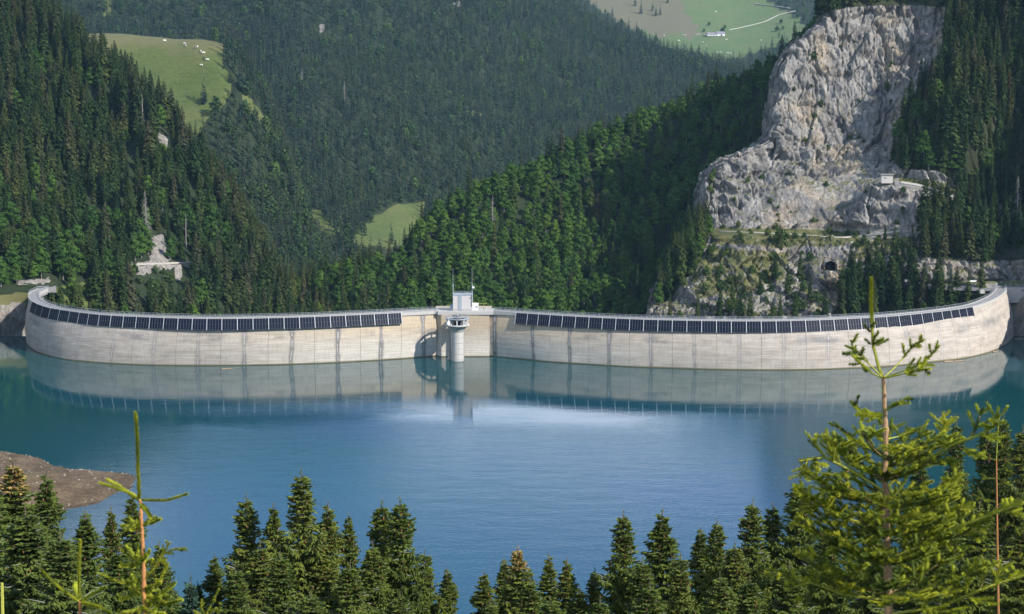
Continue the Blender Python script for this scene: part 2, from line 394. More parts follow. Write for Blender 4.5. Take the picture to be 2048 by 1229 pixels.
class Arch:
    def __init__(s, L):
        s.u = np.array([p[4] for p in L])
        s.c = np.array([onz(p[0], p[1], ZC) for p in L])
        s.w = np.array([onz(p[2], p[3], 0) if p[2] else (np.nan,) * 3 for p in L])
        ok = ~np.isnan(s.w[:, 0]); off = (s.w - s.c)
        for i in range(len(L)):
            if not ok[i]:
                j = np.where(ok)[0]; j = j[np.argmin(abs(j - i))]
                s.w[i] = s.c[i] + off[j] * (1, 1, 1); s.w[i, 2] = 0
    def _i(s, A, u):
        u = np.atleast_1d(np.asarray(u, float)); k = len(s.u)
        i = np.clip(np.searchsorted(s.u, u, 'right') - 1, 0, k - 2)
        h = s.u[i + 1] - s.u[i]; f = np.clip((u - s.u[i]) / h, 0, 1)[:, None]
        def tan(j):
            j0 = np.maximum(j - 1, 0); j1 = np.minimum(j + 1, k - 1)
            return (A[j1] - A[j0]) / (s.u[j1] - s.u[j0])[:, None]
        m0 = tan(i) * h[:, None]; m1 = tan(i + 1) * h[:, None]
        return (2 * f ** 3 - 3 * f ** 2 + 1) * A[i] + (f ** 3 - 2 * f ** 2 + f) * m0 + (-2 * f ** 3 + 3 * f ** 2) * A[i + 1] + (f ** 3 - f ** 2) * m1
    def crest(s, u): return s._i(s.c, u)
    def nrm(s, u):
        e = 0.05; a = s.crest(np.asarray(u) - e); b = s.crest(np.asarray(u) + e)
        t = b - a; t /= np.linalg.norm(t, axis=1, keepdims=True) + 1e-9
        return np.stack([t[:, 1], -t[:, 0], 0 * t[:, 0]], 1)          # upstream, towards the lake
    def face(s, u, z):
        """point of the upstream face"""
        u = np.asarray(u, float); z = np.asarray(z, float)
        n = s.nrm(u); c = s.crest(u) - n * 0.9; w = s._i(s.w, u)
        f = (z / ZC)[:, None]
        P = w + (c - w) * f + n * (1.6 * np.sin(np.pi * np.clip(z / ZC, -0.4, 1)))[:, None] * 0.8
        P[:, 2] = z
        return P
AL, AR = Arch(LEFT), Arch(RIGHT)

# ------------------------------------------------------------------ water
def crest_y(x):
    pts = np.vstack([AL.c, AR.c]); o = np.argsort(pts[:, 0])
    return np.interp(x, pts[o, 0], pts[o, 1])
xs = np.linspace(-520, 480, 201); V = []
for x in xs:
    yb = crest_y(x) + 5 if -208 < x < 219 else 775
    for k in range(25): V.append((x, 120 + (yb - 120) * k / 24, 0))
lake_me = mesh_from('lake', np.array(V), grid_faces(201, 25)[:, ::-1].copy(), [], smoothed=True)
m, n, p = mat('lake_water')
pos = position(n)
deep = ramp(n, noise(n, 0.006, 3, 0.5, pos), [(0.38, (0.005, 0.062, 0.085)), (0.62, (0.006, 0.050, 0.110))])
gw = n.nodes.new('ShaderNodeNewGeometry'); sw = n.nodes.new('ShaderNodeSeparateXYZ'); n.links.new(gw.outputs['Position'], sw.inputs[0])
edge_ = mathn(n, 'MAXIMUM', smooth(n, sw.outputs[1], 560, 660), smooth(n, mathn(n, 'ABSOLUTE', sw.outputs[0]), 60, 190))      # silty green water along dam and shores
deep = mixc(n, mathn(n, 'MULTIPLY', edge_, 0.8), deep, (0.005, 0.052, 0.050))
n.links.new(deep, p.inputs['Base Color'])
p.inputs['IOR'].default_value = 1.333; p.inputs['Specular IOR Level'].default_value = 0.6
calm = noise(n, 0.010, 3, 0.5, position(n, 0.7, 1.6, 1))
g = n.nodes.new('ShaderNodeNewGeometry'); sx = n.nodes.new('ShaderNodeSeparateXYZ'); n.links.new(g.outputs['Position'], sx.inputs[0])
shel = smooth(n, mathn(n, 'ADD', sx.outputs[1], mathn(n, 'MULTIPLY', mathn(n, 'SUBTRACT', calm, 0.5), 260)), 560, 640)     # sheltered near the dam
n.links.new(mathn(n, 'ADD', mathn(n, 'MULTIPLY', mathn(n, 'SUBTRACT', 1.0, shel), 0.11), 0.03), p.inputs['Roughness'])
rip = noise(n, 0.9, 3, 0.6, position(n, 0.5, 1.0, 1)); rip2 = noise(n, 0.16, 3, 0.5, position(n, 0.45, 1, 1))
hh = mathn(n, 'ADD', mathn(n, 'MULTIPLY', rip, 0.16), mathn(n, 'MULTIPLY', rip2, 0.28))
b = n.nodes.new('ShaderNodeBump'); b.inputs['Distance'].default_value = 1.0
n.links.new(mathn(n, 'ADD', mathn(n, 'MULTIPLY', mathn(n, 'SUBTRACT', 1.0, shel), 0.22), 0.04), b.inputs['Strength'])
n.links.new(hh, b.inputs['Height']); n.links.new(b.outputs[0], p.inputs['Normal'])
lake_me.materials.append(m)
lake = link(bpy.data.objects.new('lake_water', lake_me)); lake['kind'] = 'structure'

# ------------------------------------------------------------------ valley ground under everything
fl = mesh_from('valley_ground', [(-6000, -500, -75), (6000, -500, -75), (6000, 9000, -75), (-6000, 9000, -75)], [(0, 1, 2, 3)], M['hill'])
for k in ('meadow', 'dry', 'bare'): vattr(fl, k, [0] * 4)
link(bpy.data.objects.new('valley_ground', fl))['kind'] = 'structure'

# ------------------------------------------------------------------ near shore: the bank the camera stands on, round the lake
shore = np.array([(-700, 900), (-330, 790), (-222, 772), (-235, 735), (-262, 690), (-235, 612), (-166, 541), (-130, 507), (-112, 500), (-108, 482), (-113, 465), (-128, 449), (-118, 400), (-60, 345),
                  (0, 338), (90, 340), (165, 400), (225, 520), (246, 620), (228, 700), (226, 770), (330, 800), (700, 900)], float)
nx, ny = 260, 240
X, Y = np.meshgrid(np.linspace(-480, 480, nx), np.concatenate([np.linspace(-60, 60, 60), np.linspace(64, 772, 180)]), indexing='xy')
def shore_dist(X, Y):
    d = np.full(X.shape, 1e9)
    for (ax, ay), (bx, by) in zip(shore[:-1], shore[1:]):
        L = (bx - ax) ** 2 + (by - ay) ** 2
        t = np.clip(((X - ax) * (bx - ax) + (Y - ay) * (by - ay)) / L, 0, 1)
        d = np.minimum(d, np.hypot(X - ax - t * (bx - ax), Y - ay - t * (by - ay)))
    inside = inpoly(X, Y, [(-700, 900)] + [tuple(q) for q in shore] + [(700, 900)])
    return np.where(inside, -d, d)
def near_z(X, Y):
    X = np.asarray(X, float); Y = np.asarray(Y, float)
    s = shore_dist(X, Y) + 7 * fbm(X / 25, Y / 25, 0 * X, 4) * np.clip((Y - 60) / 60, 0, 1)
    z = np.interp(s, [-200, -20, 0, 100, 250, 336, 480], [-40, -7, 0, 30, 78, 113.6, 125])
    bank = np.exp(-((X + 130) ** 2) / 90 ** 2) * np.clip((Y - 420) / 60, 0, 1)
    z = np.where(z > 0, z * (1 - 0.35 * np.clip(bank, 0, 1)), z)
    return z + 1.2 * fbm(X / 9, Y / 9, 0 * X + 3, 4) * np.clip((Y - 30) / 60, 0, 1) * np.clip(s / 15, 0.1, 1)
Z = near_z(X, Y)
P = np.stack([X, Y, Z], -1)
me = mesh_from('near_bank', P.reshape(-1, 3), grid_faces(ny, nx), [], smoothed=True)
vattr(me, 'above', Z.ravel())
m, n, p = mat('bank_soil')
ab = attr(n, 'above'); n1 = noise(n, 0.09, 7, 0.7, position(n, 1, 1, 9)); n2 = noise(n, 0.9, 6, 0.7, position(n))
soil = ramp(n, n1, [(0.32, (0.070, 0.046, 0.024)), (0.5, (0.125, 0.085, 0.046)), (0.68, (0.20, 0.145, 0.085))])
soil = mixc(n, smooth(n, n2, 0.35, 0.7), mixc(n, 1.0, soil, (0.7, 0.7, 0.72), 'MULTIPLY'), mixc(n, 1.0, soil, (1.3, 1.3, 1.3), 'MULTIPLY'))
st = smooth(n, noise(n, 2.2, 3, 0.8, position(n)), 0.66, 0.72, 0, 0.3); soil = mixc(n, st, soil, (0.34, 0.32, 0.29))
gr = mixc(n, n2, (0.03, 0.045, 0.015), (0.085, 0.10, 0.035))
gf = smooth(n, mathn(n, 'ADD', ab, mathn(n, 'MULTIPLY', mathn(n, 'SUBTRACT', n1, 0.5), 40)), 6, 13)
col = mixc(n, gf, soil, gr)
wet = smooth(n, ab, 0.1, 0.8, 0.5, 1.0)
n.links.new(mixc(n, wet, mixc(n, 1.0, col, (0.45, 0.45, 0.45), 'MULTIPLY'), col), p.inputs['Base Color'])
bump(n, p, n2, 0.7, 0.5)
me.materials.append(m)
link(bpy.data.objects.new('near_bank', me))['kind'] = 'structure'
TERR.append(P)

# ------------------------------------------------------------------ hills
def blend(rows, k):     # more control rows between front and ridge
    return rows
def two(front, ridge, n=4, sag=0.0, back=(160, 260)):
    rows = []
    for i in range(n + 1):
        f = i / n; g = f + sag * math.sin(math.pi * f)
        rows.append([tuple(np.array(a) * (1 - f) + np.array(b) * f) if False else
                     (a[0] + (b[0] - a[0]) * f, a[1] + (b[1] - a[1]) * f, a[2] + (b[2] - a[2]) * g) for a, b in zip(front, ridge)])
    rows.append([(a[0] + 20, a[1] + back[0] * 0.2, a[2] + back[1] * 0.5) for a in ridge])
    rows.append([(a[0] + 30, a[1] + back[0], a[2] + back[1]) for a in ridge])
    return rows
zero = lambda px, py, P: 0 * px
def pm(polys, wob=6.0):
    """1 inside photo outlines, edges wobbling"""
    def f(px, py, P):
        w = wob * fbm(P[..., 0] / 20, P[..., 1] / 20, P[..., 2] / 20, 3)
        r = np.zeros(px.shape, bool)
        for q in polys: r |= inpoly(px + w, py + w, q)
        return r.astype(float)
    return f
# far alp with the chalet
ALP_WOOD = [[(1500, -20), (1600, 40), (1640, 100), (1700, 120), (1900, 120), (1900, -300), (1560, -300)],
            [(1090, -60), (1200, 20), (1290, 75), (1340, 100), (1400, 112), (1440, 140), (1300, 200), (900, 200), (900, -60)],
            [(1440, 140), (1480, 118), (1540, 96), (1600, 80), (1640, 60), (1760, 60), (1760, 240), (1440, 240)]]
rows = two([(800, 240, 3000), (1000, 240, 3000), (1200, 230, 3050), (1350, 220, 3100), (1500, 210, 3100), (1650, 200, 3100), (1900, 200, 3100)],
           [(700, -280, 4800), (950, -280, 4800), (1150, -290, 4800), (1350, -280, 4700), (1500, -270, 4700), (1700, -280, 4600), (2000, -300, 4600)], 4)
PALP, _ = hill('alp_hillside', rows, 90, 110, M['alp'], 14, 260,
               dict(meadow=lambda px, py, P: 1 - pm(ALP_WOOD)(px, py, P), dry=pm([[(1100, -200), (1350, -200), (1362, 10), (1400, 58), (1392, 74), (1325, 75), (1250, 60), (1180, 20)]], 22), bare=zero))
# big wooded mountain
MEADOWS_B = [[(712, 470), (716, 448), (760, 425), (800, 408), (850, 403), (850, 470), (780, 500), (712, 490)],
             [(608, 418), (632, 418), (672, 448), (690, 480), (650, 470), (620, 445)],
             [(205, -30), (216, -30), (226, 40), (214, 40)], [(935, 222), (970, 230), (960, 238), (935, 230)]]
rows = two([(-400, 480, 1700), (-100, 480, 1700), (150, 520, 1700), (400, 560, 1700), (560, 600, 1450), (700, 580, 1500), (850, 520, 1650), (1000, 430, 1900), (1200, 360, 2050), (1500, 330, 2100), (1800, 330, 2200)],
           [(-400, -340, 3100), (-100, -340, 3100), (200, -340, 3000), (450, -330, 3000), (650, -310, 3000), (850, -190, 2950), (1010, -75, 2900), (1130, 20, 2850), (1300, 95, 2800), (1480, 152, 2750), (1700, 260, 2700)], 5, sag=-0.05)
PB, _ = hill('wooded_mountain', rows, 150, 170, M['hill'], 26, 230,
             dict(meadow=pm(MEADOWS_B), dry=zero, bare=pm([[(636, 50), (650, 46), (653, 72), (642, 76)], [(905, 10), (925, 2), (928, 16)], [(1335, 190), (1345, 180), (1350, 215), (1330, 212)]], 5)))
# shoulder with the cow meadow
MEADOW_S = [[(110, 60), (250, 60), (350, 66), (452, 90), (446, 130), (462, 160), (466, 188), (446, 214), (420, 232), (402, 260), (385, 280), (250, 260), (110, 160)],
            [(486, 190), (500, 196), (520, 222), (550, 262), (545, 268), (512, 238), (490, 214)]]
rows = two([(-250, 620, 1150), (-100, 620, 1150), (100, 620, 1150), (250, 620, 1150), (350, 620, 1160), (440, 640, 1160), (520, 650, 1150), (600, 680, 1140), (700, 720, 1120), (800, 760, 1100)],
           [(-250, 130, 1640), (-100, 100, 1640), (100, 80, 1640), (230, 77, 1640), (345, 85, 1620), (445, 99, 1600), (505, 175, 1580), (560, 300, 1560), (620, 480, 1450), (700, 600, 1400)], 4, sag=0.1, back=(200, 260))
PS, _ = hill('meadow_shoulder', rows, 110, 120, M['hill'], 5, 120,
             dict(meadow=pm(MEADOW_S), dry=lambda px, py, P: np.clip((128 - py) / 60, 0, 1) * .75 + .12, bare=zero))
# wooded hill behind the dam
rows = two([(430, 760, 850), (560, 760, 830), (680, 760, 815), (760, 760, 808), (830, 760, 805), (950, 760, 800), (1100, 760, 800), (1250, 760, 820), (1400, 740, 900), (1520, 740, 960), (1650, 740, 1000)],
           [(470, 670, 1000), (590, 610, 1010), (700, 572, 1015), (800, 556, 1020), (860, 462, 1050), (1000, 388, 1080), (1190, 305, 1120), (1385, 232, 1150), (1535, 160, 1150), (1610, 85, 1160), (1760, 0, 1180)], 5, sag=0.08)
PD, _ = hill('wooded_hill', rows, 120, 150, M['hill'], 9, 70, dict(meadow=zero, dry=zero, bare=zero))
# slope on the left
BARE_L = [[(262, 528), (300, 522), (380, 516), (382, 528), (330, 536), (300, 545), (262, 545)], [(300, 478), (328, 470), (334, 510), (326, 528), (300, 524)],
          [(310, 262), (335, 270), (330, 296), (312, 290)], [(384, 286), (400, 290), (398, 312), (386, 310)], [(345, 530), (360, 530), (362, 560), (350, 560)],
          [(-50, 612), (54, 606), (54, 700), (-50, 700)], [(40, 566), (104, 562), (104, 573), (40, 573)]]
GRASS_L = [[(100, 582), (180, 560), (260, 548), (240, 600), (200, 640), (100, 640)], [(-60, 590), (60, 586), (56, 640), (-60, 640)]]
front = [(-500, 840, 600), (-250, 740, 700), (-90, 696, 748), (50, 690, 800), (200, 760, 790), (330, 780, 790), (450, 790, 810), (540, 790, 850), (640, 790, 900)]
r1 = [(-500, 700, 640), (-250, 630, 740), (-80, 590, 785), (60, 577.5, 796), (190, 640, 820), (320, 650, 840), (440, 650, 870), (540, 660, 910), (640, 680, 940)]
r1b = [(-500, 660, 660), (-250, 600, 755), (-80, 576, 795), (62, 571, 808), (195, 585, 835), (325, 590, 855), (445, 600, 880), (545, 625, 920), (635, 660, 950)]
ridge = [(-700, -500, 1150), (-380, -380, 1120), (-170, -180, 1100), (0, -40, 1080), (120, 80, 1050), (285, 215, 1010), (400, 340, 985), (505, 500, 975), (585, 655, 965)]
rows = [front, r1, r1b]
for f in (0.25, 0.5, 0.75, 1.0):
    rows.append([tuple(a[k] + (b[k] - a[k]) * (f if k < 2 else f ** 0.85) for k in range(3)) for a, b in zip(r1b, ridge)])
rows.append([(a[0] + 25, a[1] + 60, a[2] + 110) for a in ridge]); rows.append([(a[0] + 60, a[1] + 260, a[2] + 240) for a in ridge])
def dl(P, N, px, py):
    b = pm(BARE_L, 3)(px, py, P)
    d = 2.5 * fbm(P[..., 0] / 6, P[..., 1] / 6, P[..., 2] / 9, 5, True) * b
    flat = inpoly(px, py, [(20, 570), (130, 570), (130, 592), (20, 592)])
    return P + N * (np.where(flat, 0, d))[..., None]
PL, _ = hill('left_slope', rows, 190, 190, M['hill'], 2.2, 40, dict(meadow=pm(GRASS_L), dry=pm([[(-60, 590), (60, 586), (56, 640), (-60, 640)]]), bare=pm(BARE_L, 12)), displace=dl)

# ------------------------------------------------------------------ rock massif on the right
Rr = [
 [(1300, 730, 960), (1312, 730, 815), (1380, 730, 800), (1460, 730, 790), (1560, 730, 785), (1660, 730, 785), (1760, 730, 785), (1850, 720, 788), (1950, 705, 788), (2050, 705, 766), (2250, 800, 640), (2700, 950, 520)],
 [(1300, 660, 965), (1312, 640, 822), (1380, 635, 815), (1460, 630, 812), (1560, 630, 812), (1660, 625, 812), (1760, 610, 812), (1850, 585, 806), (1950, 574, 803), (2050, 573, 799), (2250, 590, 690), (2700, 640, 580)],
 [(1305, 620, 970), (1320, 600, 850), (1380, 590, 835), (1460, 585, 832), (1560, 585, 828), (1660, 588, 826), (1760, 585, 822), (1850, 573, 815), (1950, 567, 812), (2050, 566, 810), (2250, 560, 715), (2700, 560, 600)],
 [(1330, 560, 975), (1345, 545, 868), (1390, 530, 852), (1470, 530, 847), (1560, 538, 845), (1660, 543, 838), (1760, 543, 835), (1850, 528, 824), (1950, 525, 823), (2050, 515, 822), (2250, 480, 750), (2700, 450, 640)],
 [(1390, 490, 985), (1405, 480, 885), (1440, 472, 872), (1500, 474, 868), (1580, 480, 866), (1660, 484, 862), (1760, 480, 858), (1850, 480, 850), (1950, 470, 850), (2050, 460, 850), (2250, 380, 790), (2700, 300, 700)],
 [(1400, 470, 1000), (1412, 462, 908), (1440, 461, 902), (1500, 458, 897), (1580, 460, 895), (1680, 470, 885), (1760, 468, 872), (1850, 455, 866), (1950, 440, 868), (2050, 430, 868), (2250, 340, 810), (2700, 240, 730)],
 [(1395, 400, 1010), (1411, 385, 922), (1450, 375, 918), (1520, 375, 915), (1600, 385, 908), (1690, 425, 895), (1765, 372, 886), (1850, 385, 884), (1950, 410, 886), (2050, 400, 890), (2250, 280, 840), (2700, 150, 760)],
 [(1425, 345, 1025), (1441, 335, 932), (1480, 322, 932), (1560, 330, 930), (1640, 335, 925), (1720, 345, 916), (1790, 356, 900), (1870, 372, 893), (1950, 385, 896), (2050, 360, 900), (2250, 240, 850), (2700, 80, 780)],
 [(1520, 290, 1040), (1540, 288, 942), (1565, 270, 942), (1620, 270, 942), (1680, 275, 942), (1750, 290, 934), (1810, 300, 910), (1870, 300, 897), (1950, 310, 893), (2050, 290, 908), (2250, 180, 870), (2700, 0, 800)],
 [(1540, 210, 1050), (1554, 200, 954), (1592, 195, 954), (1650, 200, 956), (1710, 205, 956), (1770, 215, 950), (1835, 215, 928), (1880, 210, 910), (1960, 215, 905), (2050, 205, 920), (2250, 100, 890), (2700, -80, 830)],
 [(1560, 130, 1060), (1573, 118, 966), (1612, 110, 968), (1670, 115, 969), (1730, 120, 969), (1790, 120, 966), (1850, 118, 956), (1900, 115, 938), (1970, 115, 940), (2060, 110, 936), (2260, 20, 905), (2700, -150, 860)],
 [(1625, 70, 1070), (1642, 55, 979), (1672, 45, 979), (1712, 36, 981), (1760, 33, 981), (1810, 40, 979), (1862, 45, 976), (1910, 40, 966), (1980, 35, 956), (2070, 30, 940), (2270, -60, 930), (2700, -230, 890)],
 [(1690, 30, 1110), (1702, -8, 1015), (1735, -16, 1015), (1765, -22, 1015), (1805, -28, 1015), (1845, -32, 1010), (1890, -50, 1000), (1940, -60, 990), (2000, -70, 985), (2080, -80, 985), (2280, -150, 980), (2700, -320, 950)],
 [(1790, 30, 1300), (1830, -20, 1250), (1850, -60, 1250), (1870, -100, 1250), (1900, -150, 1250), (1930, -200, 1240), (1980, -270, 1230), (2040, -340, 1220), (2120, -430, 1220), (2220, -460, 1220), (2400, -550, 1200), (2900, -700, 1180)],
 [(1790, 150, 1600), (1830, 100, 1600), (1850, 50, 1600), (1870, 0, 1600), (1900, 0, 1600), (1930, 0, 1600), (1980, 0, 1600), (2040, 0, 1600), (2120, 0, 1600), (2220, 0, 1600), (2400, 0, 1600), (2900, 0, 1600)]]
for r_ in Rr:
    a_, b_ = r_[0], r_[1]; r_.insert(1, (b_[0] - 9, b_[1] + (a_[1] - b_[1]) * .15, b_[2] + 26))
WOOD_R = [[(1892, 70), (1876, 150), (1830, 215), (1800, 270), (1788, 325), (1800, 338), (1880, 345), (1960, 395), (2010, 410), (2048, 425), (2900, 480), (2900, -900), (1500, -900), (1625, 40), (1660, 22), (1700, 14), (1760, 8), (1830, 12), (1895, 18)],
          [(1835, 515), (1850, 450), (1890, 400), (1960, 405), (2048, 470), (2900, 500), (2900, 545), (2048, 520), (1960, 524)],
          [(1672, 660), (1690, 590), (1720, 560), (1760, 548), (1832, 540), (1828, 566), (1900, 588), (1962, 592), (1980, 604), (1900, 640), (1700, 700)],
          [(1300, 660), (1330, 590), (1330, 560), (1395, 480), (1420, 470), (1400, 520), (1370, 560), (1340, 600), (1316, 612)]]
GRASSY = [[(1420, 452), (1720, 462), (1720, 486), (1600, 492), (1420, 488)], [(1420, 500), (1580, 500), (1560, 560), (1480, 590), (1400, 600), (1380, 560)],
          [(1720, 480), (1840, 480), (1840, 512), (1700, 514)], [(1800, 352), (1890, 372), (1980, 402), (1980, 412), (1880, 390), (1800, 366)],
          [(1700, 345), (1690, 375), (1730, 365), (1770, 360)], [(1500, 320), (1530, 320), (1520, 345), (1500, 345)]]
EXTRA_R = {}
def vegf(px, py, P):
    up = normals(P)[..., 2]
    up = (up + np.roll(up, 1, 0) + np.roll(up, -1, 0) + np.roll(up, 1, 1) + np.roll(up, -1, 1)) / 5
    v = pm(GRASSY, 14)(px, py, P) * 0.62
    low = np.clip((py - 490) / 40, 0, 1) * 0.24
    v = np.maximum(v, low + 0.02)
    cliff = inpoly(px, py, [(1410, 452), (1405, 380), (1440, 330), (1540, 285), (1570, 110), (1640, 40), (1890, 40), (1880, 120), (1800, 300), (1760, 360), (1690, 440), (1680, 462)])
    return np.where(cliff, 0.02 + 0.10 * (vnoise(P[..., 0] / 12, P[..., 2] / 12, P[..., 1] / 12) > 0.35), v) + 0.42 * np.clip((up - 0.62) / 0.2, 0, 1)
def drock(P, N, px, py):
    x, y, z = P[..., 0], P[..., 1], P[..., 2]
    w = pm(WOOD_R, 8)(px, py, P)
    k = 1 - 0.75 * w
    # photo outlines only say where each kind of rock stands
    cliff = ((py < 300) & (w < 0.5)).astype(float)
    wx = x + 3 * fbm(x / 14, y / 14, z / 14, 3); wz = z + 3 * fbm(x / 11 + 9, y / 11, z / 11, 3)
    big = fbm(wx / 17, y / 17, wz / 34, 3, True)
    sh = np.where(py < 300, .12, .55)
    f0, e0 = facets(wx / 18, y / 18, wz / 36, 5); f1, e1 = facets((wx + sh * wz) / 6.5, y / 9, wz / 19, 1); f2, e2 = facets((x + sh * z) / 2.6, y / 4, z / 8.5, 2); f3, e3 = facets((x + sh * z) / 1.3, y / 1.5, z / 3.4, 3)
    ribs = fbm(wx / 4.2, y / 9, wz / 19, 4, True)
    dip = 0.75 * x + 0.65 * z
    beds = fbm(dip / 3.6, (0.65 * x - 0.75 * z) / 22, y / 14, 4, True)
    st = z / 9.0 + 0.6 * fbm(x / 20, y / 20, z / 40, 3); ledge = (np.floor(st) + np.clip((st - np.floor(st)) * 3.0, 0, 1)) - st
    cells = np.floor(3.0 * fbm(wx / 9, y / 9, wz / 13, 3)) / 3.0
    top = np.clip((300 - py) / 120, 0, 1)
    d = 1.2 * (big - 0.2) + (1.2 * top + 0.3) * (ribs - 0.2) + 0.45 * beds + 2.8 * ledge * (1 - top * 0.6) + 5.5 * f0 + 2.5 * f1 + 1.0 * f2 + 0.45 * f3 - 1.3 * np.exp(-(e0 / .03) ** 2) - 0.9 * np.exp(-(e1 / .05) ** 2) - 0.35 * np.exp(-(e2 / .08) ** 2)
    talus = pm([[(1440, 440), (1500, 400), (1600, 370), (1680, 350), (1740, 330), (1770, 352), (1720, 400), (1680, 430), (1660, 455), (1450, 458)]], 10)(px, py, P)
    d = d * (1 - 0.75 * talus)
    d += 0.5 * fbm(x / 1.8, y / 1.8, z / 1.8, 3, True)
    # a deep fissure and hollow on the right of the summit wall
    d -= 5 * np.exp(-((px - 1828 + (py - 100) * 0.06) / 6) ** 2) * ((py > 40) & (py < 190))
    # benches that carry the roads stay even
    road = inpoly(px, py, [(1810, 566), (1815, 590), (2200, 590), (2200, 560), (1900, 562)]) | inpoly(px, py, [(1640, 536), (1640, 548), (1750, 548), (1750, 536)]) | inpoly(px, py, [(1425, 457), (1830, 454), (1830, 482), (1425, 478)]) | inpoly(px, py, [(1750, 352), (1794, 352), (1900, 386), (1910, 398), (1790, 378), (1750, 378)])
    road = road | ((x > 195) & (x < 245) & (y < 806) & (z < 24))
    d = d * k * np.where(road, 0.05, 1.0)
    dirn = N * 0.6 + np.array([0.1, -0.55, 0.1])
    dirn /= np.linalg.norm(dirn, axis=-1, keepdims=True)
    return P + dirn * d[..., None]
PR, rock_o = hill('rocky_mountainside', Rr, 560, 720, M['rock'], 0.0, 40, dict(veg=vegf, wood=pm(WOOD_R, 8)), displace=drock, flat=True)

# ------------------------------------------------------------------ the dam
m, n, p = mat('dam_concrete')
uvn = n.nodes.new('ShaderNodeUVMap'); uvn.uv_map = 'UVMap'
sx = n.nodes.new('ShaderNodeSeparateXYZ'); n.links.new(uvn.outputs[0], sx.inputs[0])
U, Vv = sx.outputs[0], sx.outputs[1]
def uvmap(su, sv):
    mp = n.nodes.new('ShaderNodeMapping'); mp.inputs['Scale'].default_value = (su, sv, 1); n.links.new(uvn.outputs[0], mp.inputs['Vector']); return mp.outputs[0]
cl = noise(n, 1.0, 6, 0.65, uvmap(2.2, 0.45))           # cloudy
hz = noise(n, 1.0, 5, 0.7, uvmap(0.9, 2.6))             # pour lines
vt = noise(n, 1.0, 5, 0.7, uvmap(34.0, 0.22))           # runs
big = noise(n, 1.0, 2, 0.5, uvmap(0.22, 0.05))
fine = noise(n, 1.0, 5, 0.7, uvmap(55.0, 3.5))
col = ramp(n, cl, [(0.3, (0.42, 0.355, 0.28)), (0.5, (0.56, 0.49, 0.40)), (0.72, (0.66, 0.60, 0.51))])
# ochre film high up beside the middle, white lime low down
mid = smooth(n, mathn(n, 'ABSOLUTE', mathn(n, 'SUBTRACT', U, 10)), 9.0, 16.0, 1.0, 0.0)
hi = smooth(n, mathn(n, 'ADD', Vv, mathn(n, 'MULTIPLY', cl, 6)), 10, 17)
col = mixc(n, mathn(n, 'MULTIPLY', mathn(n, 'MULTIPLY', mid, hi), 0.75), col, (0.54, 0.41, 0.24))
lo = smooth(n, mathn(n, 'ADD', Vv, mathn(n, 'MULTIPLY', cl, 5)), 13, 5)
col = mixc(n, mathn(n, 'MULTIPLY', mathn(n, 'MULTIPLY', mid, lo), 0.65), col, (0.76, 0.72, 0.64))
col = mixc(n, smooth(n, hz, 0.40, 0.62, 0.42, 0.0), col, (0.25, 0.23, 0.215))
col = mixc(n, smooth(n, vt, 0.45, 0.68, 0.0, 0.35), col, (0.27, 0.25, 0.235))
col = mixc(n, smooth(n, fine, 0.5, 0.7, 0.0, 0.22), col, (0.27, 0.25, 0.24))
col = mixc(n, smooth(n, mathn(n, 'ABSOLUTE', mathn(n, 'SUBTRACT', U, 10)), 11, 17, 0.0, 1.0), col, mixc(n, 1.0, col, (0.86, 0.86, 0.88), 'MULTIPLY'))
# a grey algae belt at two thirds of the height
belt = mathn(n, 'MULTIPLY', smooth(n, Vv, 8.5, 11.0), smooth(n, Vv, 14.0, 11.5))
bn = smooth(n, noise(n, 1.0, 4, 0.6, uvmap(0.75, 0.1)), 0.48, 0.62)
col = mixc(n, mathn(n, 'MULTIPLY', mathn(n, 'MULTIPLY', belt, bn), mathn(n, 'ADD', 0.25, mathn(n, 'MULTIPLY', vt, 0.8))), col, (0.16, 0.155, 0.155))
# seepage streak down the middle of each block: dark edges, pale core
fr = mathn(n, 'ABSOLUTE', mathn(n, 'SUBTRACT', mathn(n, 'FRACT', mathn(n, 'ADD', U, mathn(n, 'MULTIPLY', mathn(n, 'SUBTRACT', noise(n, 1, 3, 0.5, uvmap(1.0, 0.10)), 0.5), 0.10))), 0.5))
w = mathn(n, 'ADD', 0.075, mathn(n, 'MULTIPLY', mathn(n, 'SUBTRACT', noise(n, 1.0, 3, 0.6, uvmap(2.0, 0.12)), 0.5), 0.16))
w = mathn(n, 'MAXIMUM', mathn(n, 'ADD', w, mathn(n, 'MULTIPLY', smooth(n, Vv, 17, 9), -0.015)), 0.02)
stk = smooth(n, mathn(n, 'DIVIDE', fr, w), 0.25, 1.25, 1.0, 0.0)
sa = smooth(n, mathn(n, 'ADD', mathn(n, 'ABSOLUTE', mathn(n, 'SUBTRACT', U, 10)), mathn(n, 'MULTIPLY', big, 8)), 15.0, 22.0, 1.0, 0.28)
sa = mathn(n, 'MULTIPLY', sa, mathn(n, 'ADD', 0.55, mathn(n, 'MULTIPLY', noise(n, 1.0, 4, 0.7, uvmap(20.0, 0.5)), 0.7)))
col = mixc(n, mathn(n, 'MULTIPLY', stk, sa), col, (0.155, 0.145, 0.14))
core = smooth(n, mathn(n, 'DIVIDE', fr, w), 0.05, 0.28, 0.75, 0.0)
col = mixc(n, mathn(n, 'MULTIPLY', core, smooth(n, noise(n, 1, 3, 0.6, uvmap(4, 0.4)), 0.40, 0.55)), col, (0.50, 0.49, 0.49))
col = mixc(n, smooth(n, mathn(n, 'ADD', Vv, mathn(n, 'MULTIPLY', hz, 0.5)), 0.9, 0.4), col, (0.16, 0.13, 0.06))
n.links.new(col, p.inputs['Base Color']); p.inputs['Roughness'].default_value = 0.9
bump(n, p, mathn(n, 'ADD', hz, fine), 0.25, 0.25)
M['concrete'] = m
